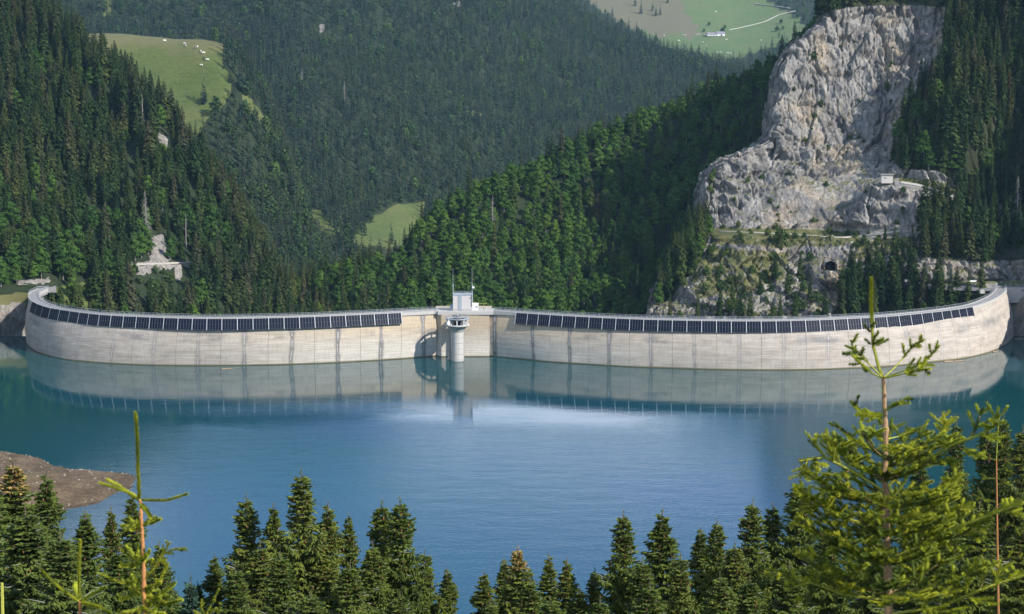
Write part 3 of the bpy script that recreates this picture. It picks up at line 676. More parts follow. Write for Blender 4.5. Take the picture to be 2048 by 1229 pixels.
M['concrete_plain'] = simple('concrete_plain', (0.46, 0.44, 0.41), 0.9, var=0.2, scale=1.2)
M['concrete_dark'] = simple('concrete_dark', (0.30, 0.285, 0.265), 0.9, var=0.25, scale=0.8)
M['asphalt'] = simple('asphalt', (0.26, 0.25, 0.245), 0.9, var=0.18, scale=0.7)
M['gravel'] = simple('gravel', (0.42, 0.39, 0.34), 0.95, var=0.25, scale=1.5)
M['galv'] = simple('galv', (0.42, 0.45, 0.49), 0.5, metal=0.3, var=0.1)
M['white'] = simple('white', (0.72, 0.72, 0.70), 0.7, var=0.06)
M['black'] = simple('black', (0.02, 0.02, 0.022), 0.8, var=0.1)

dam = tag(empty('arch_dam', (-24, 722, -10)), 'long twin arch concrete dam curving across the lake, streaked with dark seepage', 'dam')
def under(o, root):     # part given in world coordinates
    o.parent = root; o.matrix_parent_inverse = Matrix.Translation(-Vector(root.location)); return o
def solid(A, u0, u1, name, z0=-7.0, z1=17.6, nu=10, nz=12, thick=3.0, gap=0.003):
    us = np.linspace(u0 + gap, u1 - gap, nu); zs = np.linspace(z0, z1, nz)
    UU, ZZ = np.meshgrid(us, zs, indexing='ij')
    F = A.face(UU.ravel(), ZZ.ravel()); Nn = A.nrm(UU.ravel()); B = F - Nn * thick
    V = np.vstack([F, B]); k = nu * nz
    f = []
    for i in range(nu - 1):
        for j in range(nz - 1):
            a = i * nz + j; f.append((a, a + nz, a + nz + 1, a + 1)); f.append((k + a, k + a + 1, k + a + nz + 1, k + a + nz))
    for j in range(nz - 1):
        f.append((j, j + 1, k + j + 1, k + j)); a = (nu - 1) * nz + j; f.append((a, k + a, k + a + 1, a + 1))
    for i in range(nu - 1):
        a = i * nz + nz - 1; f.append((a, a + nz, k + a + nz, k + a))
    uv = np.concatenate([np.stack([UU.ravel(), ZZ.ravel()], 1)] * 2)
    me = mesh_from(name, V, f, M['concrete'], uv=uv)
    return under(link(bpy.data.objects.new(name, me)), dam)
for A, br in ((AL, [-11.6, -11, -10, -9, -8, -7, -6, -5, -4, -3, -2, -1, 0, 0.8]), (AR, [19.38, 20, 21, 22, 23, 24, 25, 26, 27, 28, 29, 30, 31, 32, 33, 34, 35, 35.9])):
    for a, b in zip(br[:-1], br[1:]): solid(A, a, b, 'concrete_block')
    # body behind the joints
    us = np.linspace(br[0], br[-1], 90); V = []
    for z in (-7.0, 4.0, 12.0, 17.6):
        Fp = A.face(us, np.full(90, z)) - A.nrm(us) * 0.28; V.append(Fp)
    V = np.vstack(V); f = [(r * 90 + i, r * 90 + i + 1, (r + 1) * 90 + i + 1, (r + 1) * 90 + i) for r in range(3) for i in range(89)]
    under(link(bpy.data.objects.new('joint_filler', mesh_from('joint_filler', V, f, M['concrete_dark']))), dam)
# middle block
def prism(name, pts, z0, z1, matl, uvu=None, root=dam, nz=2):
    k = len(pts); zs = np.linspace(z0, z1, nz)
    V = [(x, y, z) for z in zs for x, y in pts]; uv = []
    per = np.concatenate([[0], np.cumsum([math.dist(pts[i], pts[(i + 1) % k]) for i in range(k)])])
    f = [(r * k + i, r * k + (i + 1) % k, (r + 1) * k + (i + 1) % k, (r + 1) * k + i) for r in range(nz - 1) for i in range(k)]
    f += [tuple(range(k))[::-1], tuple((nz - 1) * k + i for i in range(k))]
    me = mesh_from(name, V, f, matl, uv=[(uvu + per[i] / 16, z) for z in zs for i in range(k)] if uvu is not None else None)
    return under(link(bpy.data.objects.new(name, me)), root)
c0 = onz(872, 712.5, 0); c1 = onz(883, 714.2, 0); c2 = onz(979, 713.8, 0)
prism('middle_block', [(c0[0] - 0.5, c0[1] + 0.6), (c1[0], c1[1]), (c2[0], c2[1]), (c2[0] + 0.6, 745), (c0[0] - 1, 745)], -7, 17.6, M['concrete'], 8.9, nz=14)
# crest roadway
full_u = [(AL, u) for u in np.linspace(-11.6, 0.75, 110)] + [(AR, u) for u in np.linspace(19.45, 35.9, 130)]
edge = np.array([A.crest([u])[0] for A, u in full_u])
t = np.gradient(edge, axis=0); t /= np.linalg.norm(t, axis=1, keepdims=True)
enn = np.stack([t[:, 1], -t[:, 0], 0 * t[:, 0]], 1)
def sweep(name, prof, matl, root=dam, E=edge, NN=enn):
    """profile points (outwards, z) carried along the crest"""
    k = len(prof); V = np.concatenate([E[:, :2].repeat(1, 0)[None] + NN[None, :, :2] * o for o, z in prof], 0)
    Zs = np.concatenate([np.full(len(E), z) for o, z in prof]); V = np.column_stack([V.reshape(-1, 2), Zs]); m_ = len(E)
    f = [(j * m_ + i, j * m_ + i + 1, ((j + 1) % k) * m_ + i + 1, ((j + 1) % k) * m_ + i) for j in range(k) for i in range(m_ - 1)]
    f += [tuple(j * m_ for j in range(k))[::-1], tuple(j * m_ + m_ - 1 for j in range(k))]
    return under(link(bpy.data.objects.new(name, mesh_from(name, V, f, matl))), root)
sweep('roadway', [(-4.4, 18.45), (-0.45, 18.45), (-0.45, 18.9), (-4.4, 18.9)], M['asphalt'])
sweep('kerb', [(-0.449, 17.5), (0.0, 17.7), (0.0, 19.1), (-0.449, 19.1)], M['concrete_plain'])
sweep('kerb', [(-4.85, 17.5), (-4.401, 17.5), (-4.401, 19.1), (-4.85, 19.1)], M['concrete_plain'])
sweep('corbel', [(-4.6, 16.6), (-0.75, 16.9), (-0.22, 17.6), (-0.46, 17.9), (-0.46, 18.44), (-4.39, 18.44), (-4.39, 17.5)], M['concrete_dark'])
prism('platform', [(c0[0] + 1, 716.9), (c2[0] + 1.5, 716.9), (c2[0] + 2, 727), (c0[0] - 1, 727)], 17.61, 18.97, M['concrete_plain'])
for off in (-0.2, -4.62):
    b = MB(); Ev = edge + enn * off
    for z, r_ in ((20.15, 0.05), (19.65, 0.03), (19.3, 0.03)): b.tube([(x, y, z) for x, y, _ in Ev], r_, 4)
    L = np.concatenate([[0], np.cumsum(np.linalg.norm(np.diff(Ev[:, :2], axis=0), axis=1))])
    for s_ in np.arange(0.5, L[-1], 2.2):
        x = np.interp(s_, L, Ev[:, 0]); y = np.interp(s_, L, Ev[:, 1]); b.tube([(x, y, 19.08), (x, y, 20.15)], 0.045, 4)
    under(b.build('railing', M['galv']), dam)

# ------------------------------------------------------------------ solar panels: sections of five modules bolted under the crest edge
m, n, p = mat('solar_cells')
tcn = n.nodes.new('ShaderNodeTexCoord'); br = n.nodes.new('ShaderNodeTexBrick')
mp = n.nodes.new('ShaderNodeMapping'); n.links.new(tcn.outputs['UV'], mp.inputs[0]); n.links.new(mp.outputs[0], br.inputs[0])
br.offset = 0; br.inputs['Scale'].default_value = 1; br.inputs['Brick Width'].default_value = 0.166; br.inputs['Row Height'].default_value = 0.166
br.inputs['Mortar Size'].default_value = 0.006; br.inputs['Color1'].default_value = (0.004, 0.007, 0.018, 1); br.inputs['Color2'].default_value = (0.005, 0.008, 0.022, 1); br.inputs['Mortar'].default_value = (0.010, 0.012, 0.022, 1)
n.links.new(br.outputs[0], p.inputs['Base Color']); p.inputs['Roughness'].default_value = 0.5; p.inputs['Specular IOR Level'].default_value = 0.1
M['cells'] = m
M['pale_post'] = simple('pale_post', (0.55, 0.56, 0.58), 0.5, var=0.05)
M['frame'] = simple('frame', (0.12, 0.13, 0.15), 0.4, metal=0.2, var=0.05)
b = MB()   # one module, 1.04 m wide 4.5 m long, hanging down from the origin
mw, mh = 1.0, 4.5
me = mesh_from('solar_module', [(-mw / 2 + .05, -.02, -mh + .05), (mw / 2 - .05, -.02, -mh + .05), (mw / 2 - .05, -.02, -mh / 2 - 0.02), (-mw / 2 + .05, -.02, -mh / 2 - 0.02),
                                (-mw / 2 + .05, -.02, -mh / 2 + 0.02), (mw / 2 - .05, -.02, -mh / 2 + 0.02), (mw / 2 - .05, -.02, -.05), (-mw / 2 + .05, -.02, -.05),
                                (-mw / 2, -.015, -mh), (mw / 2, -.015, -mh), (mw / 2, -.015, 0), (-mw / 2, -.015, 0), (-mw / 2, .04, -mh), (mw / 2, .04, -mh), (mw / 2, .04, 0), (-mw / 2, .04, 0)],
               [(0, 1, 2, 3), (4, 5, 6, 7), (8, 9, 10, 11), (12, 15, 14, 13), (8, 12, 13, 9), (9, 13, 14, 10), (10, 14, 15, 11), (11, 15, 12, 8)], [M['cells'], M['frame']], [0, 0, 1, 1, 1, 1, 1, 1],
               uv=[(0, 0), (1, 0), (1, 2), (0, 2), (0, 2), (1, 2), (1, 4), (0, 4)] + [(0, 0)] * 8)
b = MB()
b.box((0, 0.05, -mh / 2 + 0.1), (0.20, 0.12, mh + 0.5)); b.tube([(0, 0.1, -0.3), (0, 1.3, -0.6)], 0.05, 4); b.tube([(0, 0.1, -mh + 0.2), (0, 1.9, -mh + 0.3)], 0.05, 4)
brk_me = b.mesh('bracket', M['pale_post'])
b = MB(); b.box((0, 0, 0), (5.3, 0.08, 0.1)); rail_me = b.mesh('mounting_rail', M['galv'])
def ordn(k): return ['first', 'second', 'third', 'fourth', 'fifth', 'sixth', 'seventh', 'eighth', 'ninth', 'tenth', 'eleventh', 'twelfth', 'thirteenth', 'fourteenth', 'fifteenth', 'sixteenth', 'seventeenth', 'eighteenth', 'nineteenth', 'twentieth'][k]
def ordinal(k):
    if k < 20: return ordn(k)
    return {2: 'twenty', 3: 'thirty'}[(k + 1) // 10] + '-' + ordn((k + 1) % 10 - 1) if (k + 1) % 10 else {3: 'thirtieth'}[(k + 1) // 10]
def section(A, u0, label, last):
    u1 = u0 + 1 / 3
    a = A.crest([u0])[0]; c = A.crest([u1])[0]; mid = (a + c) / 2; d = c - a; L = float(np.linalg.norm(d)); rz = math.atan2(d[1], d[0])
    nn = A.nrm([(u0 + u1) / 2])[0]
    root = empty('solar_section', (mid[0] + nn[0] * 0.35, mid[1] + nn[1] * 0.35, 19.0), rz)
    tag(root, label, 'solar panels', 'solar sections hung along the dam crest')
    for k in range(5):
        o = link(bpy.data.objects.new('solar_module', me), root); o.location = ((k - 2) * (L - 0.22) / 5, 0, 0); o.scale = ((L - 0.22) / 5 * 0.985, 1, 1); o.rotation_euler = (-0.30, 0, 0)
    for d_ in (0.7, mh - 0.8):
        o = link(bpy.data.objects.new('mounting_rail', rail_me), root); o.scale = ((L - 0.2) / 5.3, 1, 1); o.rotation_euler = (-0.30, 0, 0); o.location = (0, 0.08 - d_ * 0.296, -d_ * 0.955)
    for x in ([-L / 2] + ([L / 2] if last else [])):
        o = link(bpy.data.objects.new('bracket', brk_me), root); o.location = (x, -0.01, 0); o.rotation_euler = (-0.30, 0, 0)
us = np.arange(-10, -1e-6, 1 / 3)
us = us[us > -9.9]
for i, u in enumerate(us):
    k = len(us) - 1 - i
    section(AL, u, 'solar panel section on the left arch, %s from its tower end' % ordinal(k), i == len(us) - 1)
us = 20 + np.arange(36) / 3
for i, u in enumerate(us): section(AR, u, 'solar panel section on the right arch, %s from its tower end' % ordinal(i), i == len(us) - 1)
# ------------------------------------------------------------------ trees
rng = np.random.RandomState(11)
def kites(base, dirv, side, L, Wd, mid=0.45):
    """arrays of kite-shaped sprays: base, left, tip, right"""
    b = base; t = base + dirv * L[:, None]; mm = base + dirv * (L * mid)[:, None]
    l = mm + side * (Wd / 2)[:, None]; r = mm - side * (Wd / 2)[:, None]
    V = np.stack([b, l, t, r], 1).reshape(-1, 3); n = len(b)
    return V, np.arange(4 * n).reshape(n, 4)
def cat(parts):
    Vs, Fs, o = [], [], 0
    for V, F in parts: Vs.append(V); Fs.append(F + o); o += len(V)
    return np.vstack(Vs), np.vstack(Fs)
def spruce_crown(name, matl, H=25.0, Rm=3.6, nt=34, nb=8, seed=0, ragged=0.3, bare=0.10, drop=0.35, dead=False, power=0.8):
    r = np.random.RandomState(seed); parts = []
    h, az, L = [], [], []
    for i in range(nt):
        f = (i + 0.5) / nt; z = H * (bare + (1 - bare) * f)
        k = max(4, int(nb * (1 - 0.4 * f)))
        a0 = r.rand() * 6.28
        rad = Rm * (1 - f) ** power * (1 + 0.15 * math.sin(i * 1.3 + seed)) + 0.12
        if f < 0.12: rad *= 0.75
        for j in range(k):
            if r.rand() < 0.08: continue
            h.append(z + r.uniform(-0.3, 0.3) * H / nt); az.append(a0 + 6.28 * j / k + r.uniform(-.3, .3)); L.append(rad * (1 - ragged * r.rand() ** 2 * 1.3 + 0.12 * r.rand()))
    h, az, L = map(np.array, (h, az, L)); f = h / H
    pitch = -0.55 + 0.85 * np.clip((f - 0.45) / 0.55, 0, 1) + r.uniform(-.12, .12, len(h))
    dv = np.stack([np.cos(az) * np.cos(pitch), np.sin(az) * np.cos(pitch), np.sin(pitch)], 1)
    sd = np.stack([-np.sin(az), np.cos(az), r.uniform(-.5, .5, len(h))], 1)
    base = np.stack([0.08 * np.cos(az), 0.08 * np.sin(az), h], 1)
    parts.append(kites(base, dv, sd, L, L * 0.42 + 0.25, 0.6))
    # hanging curtains below each branch, outer half
    for q, (a, b_) in enumerate(((0.35, 0.5), (0.62, 0.4), (0.85, 0.3))):
        o = base + dv * (L * a)[:, None]
        dn = np.stack([np.cos(az) * 0.25 + r.uniform(-.25, .25, len(h)), np.sin(az) * 0.25 + r.uniform(-.25, .25, len(h)), -np.ones(len(h))], 1)
        dn /= np.linalg.norm(dn, axis=1)[:, None]
        s2 = np.stack([-np.sin(az + r.uniform(-.8, .8, len(h))), np.cos(az + r.uniform(-.8, .8, len(h))), 0 * az], 1)
        parts.append(kites(o, dn, s2, (0.35 + L * drop * b_ * 1.2) * r.uniform(.7, 1.3, len(h)), 0.35 + L * 0.28, 0.3))
    a2 = az + r.choice([-0.45, 0.45], len(h))
    dv2 = np.stack([np.cos(a2) * np.cos(pitch), np.sin(a2) * np.cos(pitch), np.sin(pitch) + 0.05], 1)
    parts.append(kites(base + dv * (L * 0.3)[:, None], dv2, sd[::-1], L * 0.62, L * 0.25 + 0.15, 0.6))
    V, F = cat(parts)
    return mesh_from(name, V, F, matl)
def trunk_mesh(name, H, r0, matl, lean=0.0, k=6):
    b = MB(); b.tube([(0, 0, -2.5), (0.05, 0, H * 0.3), (lean, 0.05, H * 0.7), (lean * 1.3, 0, H * 0.985)], [r0 * 1.1, r0 * 0.75, r0 * 0.35, 0.03], k)
    return b.mesh(name, matl, True)
def leafy_crown(name, matl, H=16.0, Rm=5.0, n=1500, seed=0, size=0.85, low=0.22):
    r = np.random.RandomState(seed); nl = 11
    C0 = []
    for i in range(nl):
        f = i / (nl - 1); a = i * 2.4 + seed; rr = Rm * 0.55 * math.sin(math.pi * (0.15 + 0.8 * f)) * (0.4 + 0.6 * r.rand())
        C0.append((rr * math.cos(a), rr * math.sin(a), H * (low + (0.92 - low) * (0.12 + 0.76 * f)), Rm * (0.62 - 0.32 * f) * (0.8 + 0.4 * r.rand())))
    C0 = np.array(C0); c = C0[r.choice(nl, n, p=C0[:, 3] ** 2 / (C0[:, 3] ** 2).sum())]
    d = r.normal(size=(n, 3)); d /= np.linalg.norm(d, axis=1)[:, None]; d[:, 2] = np.abs(d[:, 2]) * 0.9 + d[:, 2] * 0.1 - 0.15
    lump = 1 + 0.22 * vnoise(d[:, 0] * 3 + c[:, 0], d[:, 1] * 3 + c[:, 1], d[:, 2] * 3 + seed)
    p0 = c[:, :3] + d * (c[:, 3] * lump * r.uniform(0.82, 1.06, n))[:, None] * (1, 1, 0.85)
    nn = d + r.normal(size=(n, 3)) * 0.45; nn /= np.linalg.norm(nn, axis=1)[:, None]
    t = np.cross(nn, r.normal(size=(n, 3))); t /= np.linalg.norm(t, axis=1)[:, None]; s = np.cross(nn, t)
    sz = size * r.uniform(0.55, 1.25, n)
    V, F = kites(p0 - t * (sz / 2)[:, None], t, s, sz, sz * 0.9, 0.5)
    return mesh_from(name, V, F, matl)
def tree_root(name, crown_me, trunk_me, loc, s, rz, label, cat_, group, extra=()):
    o = empty(name, loc, rz, (s[0], s[0], s[1]) if isinstance(s, tuple) else s)
    tag(o, label, cat_, group)
    link(bpy.data.objects.new('crown', crown_me), o); link(bpy.data.objects.new('trunk', trunk_me), o)
    for nm, me_ in extra: link(bpy.data.objects.new(nm, me_), o)
    return o
SP = []      # spruce kinds: (crown, trunk, tone, height)
for i, (mk, Rm, tone, rg, pw) in enumerate([('spruce_dark', 3.3, 'dark', .25, .8), ('spruce_dark', 4.1, 'dark', .4, .7), ('spruce_olive', 3.4, 'olive green', .3, .85),
                                            ('spruce_olive', 4.2, 'olive green', .45, .75), ('spruce_brown', 3.4, 'brownish', .45, .8), ('spruce_dark', 2.7, 'slim dark', .35, .9)]):
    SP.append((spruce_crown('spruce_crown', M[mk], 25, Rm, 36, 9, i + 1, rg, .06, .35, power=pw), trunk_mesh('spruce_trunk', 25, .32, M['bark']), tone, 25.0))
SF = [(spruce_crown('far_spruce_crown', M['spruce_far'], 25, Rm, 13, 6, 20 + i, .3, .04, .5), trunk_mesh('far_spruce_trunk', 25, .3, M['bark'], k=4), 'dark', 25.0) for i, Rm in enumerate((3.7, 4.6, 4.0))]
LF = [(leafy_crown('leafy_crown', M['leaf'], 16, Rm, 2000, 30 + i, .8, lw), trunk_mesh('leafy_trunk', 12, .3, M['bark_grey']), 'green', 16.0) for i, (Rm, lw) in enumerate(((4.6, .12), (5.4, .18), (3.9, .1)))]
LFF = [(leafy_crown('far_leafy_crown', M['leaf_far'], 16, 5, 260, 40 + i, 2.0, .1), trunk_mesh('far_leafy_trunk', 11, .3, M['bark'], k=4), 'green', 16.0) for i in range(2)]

def scatter(P, spacing, accept, seed, steep=0.55):
    r = np.random.RandomState(seed)
    a = P[:-1, :-1]; b = P[1:, :-1]; c = P[:-1, 1:]
    ar = np.abs((b - a)[..., 0] * (c - a)[..., 1] - (b - a)[..., 1] * (c - a)[..., 0])       # ground-plan area
    ar = np.maximum(ar, steep * np.linalg.norm(np.cross(b - a, c - a), axis=-1)).ravel()
    px, py = proj(a); ok = ((px > -260) & (px < 2420) & (py > -330) & (py < 780)).ravel()
    ar = ar * ok; tot = ar.sum(); N = int(tot / spacing ** 2 * 3)
    idx = r.choice(len(ar), N, p=ar / tot); i, j = np.divmod(idx, P.shape[1] - 1)
    u, v = r.rand(N, 1), r.rand(N, 1)
    Q = (P[i, j] * (1 - u) + P[i + 1, j] * u) * (1 - v) + (P[i, j + 1] * (1 - u) + P[i + 1, j + 1] * u) * v
    px, py = proj(Q); k = accept(px, py, Q, r) > 0; Q = Q[k]
    cell = {}; keep = []; s2 = spacing ** 2
    for n_, q in enumerate(Q):
        cx, cy, cz = (int(math.floor(t / spacing)) for t in q); good = True
        for ax in (-1, 0, 1):
            for ay in (-1, 0, 1):
                for az in (-1, 0, 1):
                    for w in cell.get((cx + ax, cy + ay, cz + az), ()):
                        if (w[0] - q[0]) ** 2 + (w[1] - q[1]) ** 2 + (w[2] - q[2]) ** 2 < s2: good = False; break
                    if not good: break
                if not good: break
            if not good: break
        if good: cell.setdefault((cx, cy, cz), []).append(q); keep.append(n_)
    return Q[keep]
TREES = []      # (x,y,z,kind,variant,sxy,sz,rot,zone)
def plant(Q, zone, leafy, hmin, hmax, far=False, wide=1.0, seed=1, brown=0.1):
    r = np.random.RandomState(seed)
    px, py = proj(Q); lf = np.broadcast_to(np.asarray(leafy(px, py, Q), float), (len(Q),))
    clump = 0.5 + 0.9 * fbm(Q[:, 0] / 45, Q[:, 1] / 45, Q[:, 2] / 45 + 3, 2)
    for q, l, cl_ in zip(Q, lf, clump):
        isl = r.rand() < (l * 2 * cl_ if l < 0.5 else 1 - (1 - l) * 2 * (1 - cl_))
        h = r.uniform(hmin, hmax) * (1.0 if r.rand() > .12 else 0.65)
        if isl: kind = 'LFF' if far else 'LF'; var = r.randint(2 if far else 3); s = h * 0.70 / 16; sx = s * r.uniform(.82, 1.15)
        else:
            kind = 'SF' if far else 'SP'; s = h / 25; sx = s * r.uniform(.85, 1.2) * wide
            var = r.randint(3) if far else (4 if r.rand() < brown else r.choice([0, 1, 2, 3, 5]))
        TREES.append((q[0], q[1], q[2] - 0.4, kind, var, sx, s, r.rand() * 6.28, zone))
def notin(polys, grow=0):
    return lambda px, py: ~np.any([inpoly(px, py, q) for q in polys], axis=0)
# left slope
nl = notin(BARE_L[1:4] + GRASS_L[1:] + [[(-60, 600), (75, 570), (130, 585), (130, 640), (50, 700), (-300, 800)], [(30, 562), (120, 562), (150, 585), (60, 600)], [(258, 528), (386, 520), (388, 605), (320, 622), (258, 600)], [(298, 470), (336, 468), (342, 545), (298, 545)], [(308, 262), (338, 266), (338, 345), (310, 340)], [(384, 286), (402, 290), (402, 350), (386, 350)]])
Q = scatter(PL, 5.2, lambda px, py, Q, r: nl(px, py) & (Q[:, 2] > -45) & (r.rand(len(px)) > np.where(inpoly(px, py, GRASS_L[0]), .6, 0)), 1)
plant(Q, 'on the left slope', lambda px, py, P: np.clip((py - 400) / 120, 0, 1) * np.clip((560 - px) / 200, 0.05, 1) * 0.40 + 0.04, 12, 28, seed=2, brown=0.1, wide=1.3)
# wooded hill
Q = scatter(PD, 5.8, lambda px, py, Q, r: Q[:, 2] > -60, 3)
plant(Q, 'on the wooded hill behind the dam', lambda px, py, P: np.clip((px - 600) / 320, 0.28, 0.86), 14, 27, seed=4, brown=0.12, wide=1.1)
# rocky mountainside
wr = pm(WOOD_R, 5)
Q = scatter(PR, 4.5, lambda px, py, Q, r: (wr(px, py, Q) > .5) & (Q[:, 2] > 2) & ~inpoly(px, py, [(1800, 560), (1800, 592), (2450, 610), (2450, 552)]) & ~((px > 1985) & (Q[:, 1] < 835) & (Q[:, 2] < 75)), 5)
plant(Q, 'on the right mountainside', lambda px, py, P: np.where(py > 540, 0.4, 0.12), 15, 25, seed=6, brown=0.06, wide=1.3)
# shoulder
ms = pm([[(x, y + (16 if y > 140 else 0)) for x, y in MEADOW_S[0]]] + [MEADOW_S[1]], 4)
Q = scatter(PS, 7.6, lambda px, py, Q, r: (ms(px, py, Q) < .5), 7)
plant(Q, 'below the cow meadow', lambda px, py, P: 0.2, 19, 29, far=True, seed=8)
mb = pm([[(x, y + (26 if y > 430 else 0)) for x, y in MEADOWS_B[0]], [(x, y + (22 if y > 440 else 0)) for x, y in MEADOWS_B[1]], MEADOWS_B[2], MEADOWS_B[3], [(634, 50), (653, 46), (655, 84), (640, 86)]], 3)
Q = scatter(PB, 8.0, lambda px, py, Q, r: (mb(px, py, Q) < .5), 9)
plant(Q, 'on the big mountain', lambda px, py, P: 0.08, 18, 30, far=True, seed=10, wide=1.15)
ma = pm(ALP_WOOD, 6)
Q = scatter(PALP, 15, lambda px, py, Q, r: (ma(px, py, Q) > .5), 11)
plant(Q, 'on the alp', lambda px, py, P: 0.3, 18, 27, far=True, wide=1.3, seed=12)
print('trees', len(TREES))

# which trees show largest in the photo
buf = np.full((308, 512), 1e9)
for P in TERR:
    px, py = proj(P.reshape(-1, 3)); xi = (px / 4).astype(int); yi = (py / 4).astype(int)
    k = (xi >= 0) & (xi < 512) & (yi >= 0) & (yi < 308); np.minimum.at(buf, (yi[k], xi[k]), P.reshape(-1, 3)[k, 1] + 12)
for s_ in ((0, 1), (1, 0)): buf = np.minimum(buf, np.roll(buf, 1, s_[0]))
ce = np.vstack([AL.c, AR.c]); cx_, cy_ = proj(ce); o_ = np.argsort(cx_)
for xi in range(512):
    yc = int(np.interp(xi * 4, cx_[o_], cy_[o_]) / 4)
    if 56 < xi * 4 < 2015: buf[yc:, xi] = np.minimum(buf[yc:, xi], 700)
vis = np.zeros(len(TREES)); order = sorted(range(len(TREES)), key=lambda i: TREES[i][1])
for i in order:
    x, y, z, kind, var, sx, s, rot, zone = TREES[i]
    if y > 1350: break
    Ht = (25 if kind == 'SP' else 16) * s; Rr_ = (3.6 if kind[0] == 'S' else 4.8) * sx
    bx, by = proj((x, y, z)); hp = Ht * FPX / y; rp = Rr_ * FPX / y
    tot = 0
    for row in range(max(0, int((by - hp) / 4)), min(308, int(by / 4) + 1)):
        f = np.clip((row * 4 + 2 - (by - hp)) / hp, 0, 1); w = rp * (f if kind == 'SP' else math.sqrt(max(0, 1 - (2 * f - 1) ** 2)))
        a = max(0, int((bx - w) / 4)); b = min(512, int((bx + w) / 4) + 1)
        if b > a:
            seg = buf[row, a:b]; tot += int((seg > y).sum()); np.minimum(seg, y, out=seg)
    vis[i] = tot
LAND = [(75, 575, "the left dam end"), (320, 525, 'the pale road cut'), (290, 390, 'the grey snag'), (330, 270, 'the white outcrop'), (195, 60, 'the skyline notch'),
        (450, 630, 'the left arch'), (40, 200, 'the left edge slope'), (620, 470, 'the small clearing'), (770, 440, 'the lower meadow'), (925, 590, 'the tower house'), (1150, 625, 'the right arch'),
        (1037, 460, 'the bare pole'), (1250, 250, 'the hill skyline'), (1390, 300, 'the cliff shadow'), (1410, 560, 'the striped rock'), (1660, 530, 'the tunnel mouth'), (1772, 358, 'the hut'),
        (1840, 150, 'the cliff edge'), (1940, 565, 'the white board'), (1760, 20, 'the cliff top'), (1960, 400, 'the upper road'), (1960, 160, 'the dark slope')]
DIRS = ['right of', 'above right of', 'above', 'above left of', 'left of', 'below left of', 'below', 'below right of']
def where(bx, by, words=20):
    d = [math.hypot(bx - a, by - b) for a, b, _ in LAND]; i = int(np.argmin(d)); a, b, nm = LAND[i]
    an = math.atan2(-(by - b), bx - a); k = int(round(an / (math.pi / 4))) % 8; q = d[i]
    return ('close ' if q < 35 else '' if q < 75 else 'well ' if q < 130 else 'far ') + DIRS[k] + ' ' + nm
indiv = []
for fam, kinds in (('SP', ('SP',)), ('LF', ('LF',))):
    c = [i for i in range(len(TREES)) if TREES[i][3] in kinds and vis[i] > 0]
    c.sort(key=lambda i: -vis[i]); indiv += c[:252 if fam == 'SP' else 285]
labs = {}
for i in indiv:
    x, y, z, kind, var, sx, s, rot, zone = TREES[i]
    bx, by = proj((x, y, z + (12 if kind == 'SP' else 8) * s))
    if kind == 'SP': l = ('tall ' if s > .92 else 'short ' if s < .7 else '') + SP[var][2] + ' spruce ' + where(bx, by)
    else: l = ('big ' if s > 1.0 else 'small ' if s < .75 else '') + 'leafy tree ' + where(bx, by)
    labs.setdefault(l, []).append((float(bx), i))
final = {}
NM = {2: ['left one of two', 'right one of two'], 3: ['leftmost of three', 'middle of three', 'rightmost of three']}
for l, q in labs.items():
    q.sort()
    for k, (_, i) in enumerate(q):
        if len(q) == 1: sfx = ''
        elif len(q) <= 3: sfx = ', ' + NM[len(q)][k]
        else: sfx = ', ' + (ordn(k) + ' from the left')
        final[i] = l + sfx
src = {}
for i in indiv:
    x, y, z, kind, var, sx, s, rot, zone = TREES[i]
    K = (SP if kind == 'SP' else LF)[var]
    o = tree_root('spruce_tree' if kind == 'SP' else 'leafy_tree', K[0], K[1], (x, y, z), (sx, s), rot, final[i], 'spruce' if kind == 'SP' else 'tree',
                  'spruces on the slopes round the dam' if kind == 'SP' else 'leafy trees on the slopes round the dam')
    src.setdefault((kind, var), o)
# single trees on the meadows, far off
lone = [(408, 207, 1560, 'SF', 1, .95, 'dark lone spruce standing in the cow meadow'), (432, 232, 1540, 'LFF', 0, 1.2, 'round dark tree at the low corner of the cow meadow'),
        (300, 925 - 460, 0, None, 0, 0, '')]
far_l = [(1418, 52, .55, 'LFF', 'small round tree straight above the chalet roof'), (1445, 68, .9, 'LFF', 'dark round tree against the right end of the chalet'), (1450, 58, .6, 'LFF', 'small tree above the right end of the chalet'), (1408, 64, .5, 'LFF', 'small bush tree left of the chalet'),
         (1562, 48, .7, 'LFF', 'topmost of the small trees on the right of the alp'), (1554, 64, .8, 'LFF', 'left tree of the small group right on the alp'), (1566, 60, .6, 'LFF', 'right tree of the small group right on the alp'), (1558, 76, .8, 'SF', 'lowest of the small trees on the right of the alp'),
         (1312, 32, 1.1, 'SF', 'dark spruce on the dry alp pasture, left one of the clump'), (1320, 30, 1.0, 'SF', 'dark spruce on the dry alp pasture, right one of the clump'), (1305, 22, 1.0, 'SF', 'dark spruce just above the clump on the dry alp pasture'), (1335, 6, 1.0, 'SF', 'dark spruce at the photo top on the dry pasture'),
         (1282, 28, 1.2, 'SF', 'dark spruce left of the clump on the dry alp pasture'), (1270, 12, 1.2, 'SF', 'leftmost dark spruce high on the dry alp pasture')]
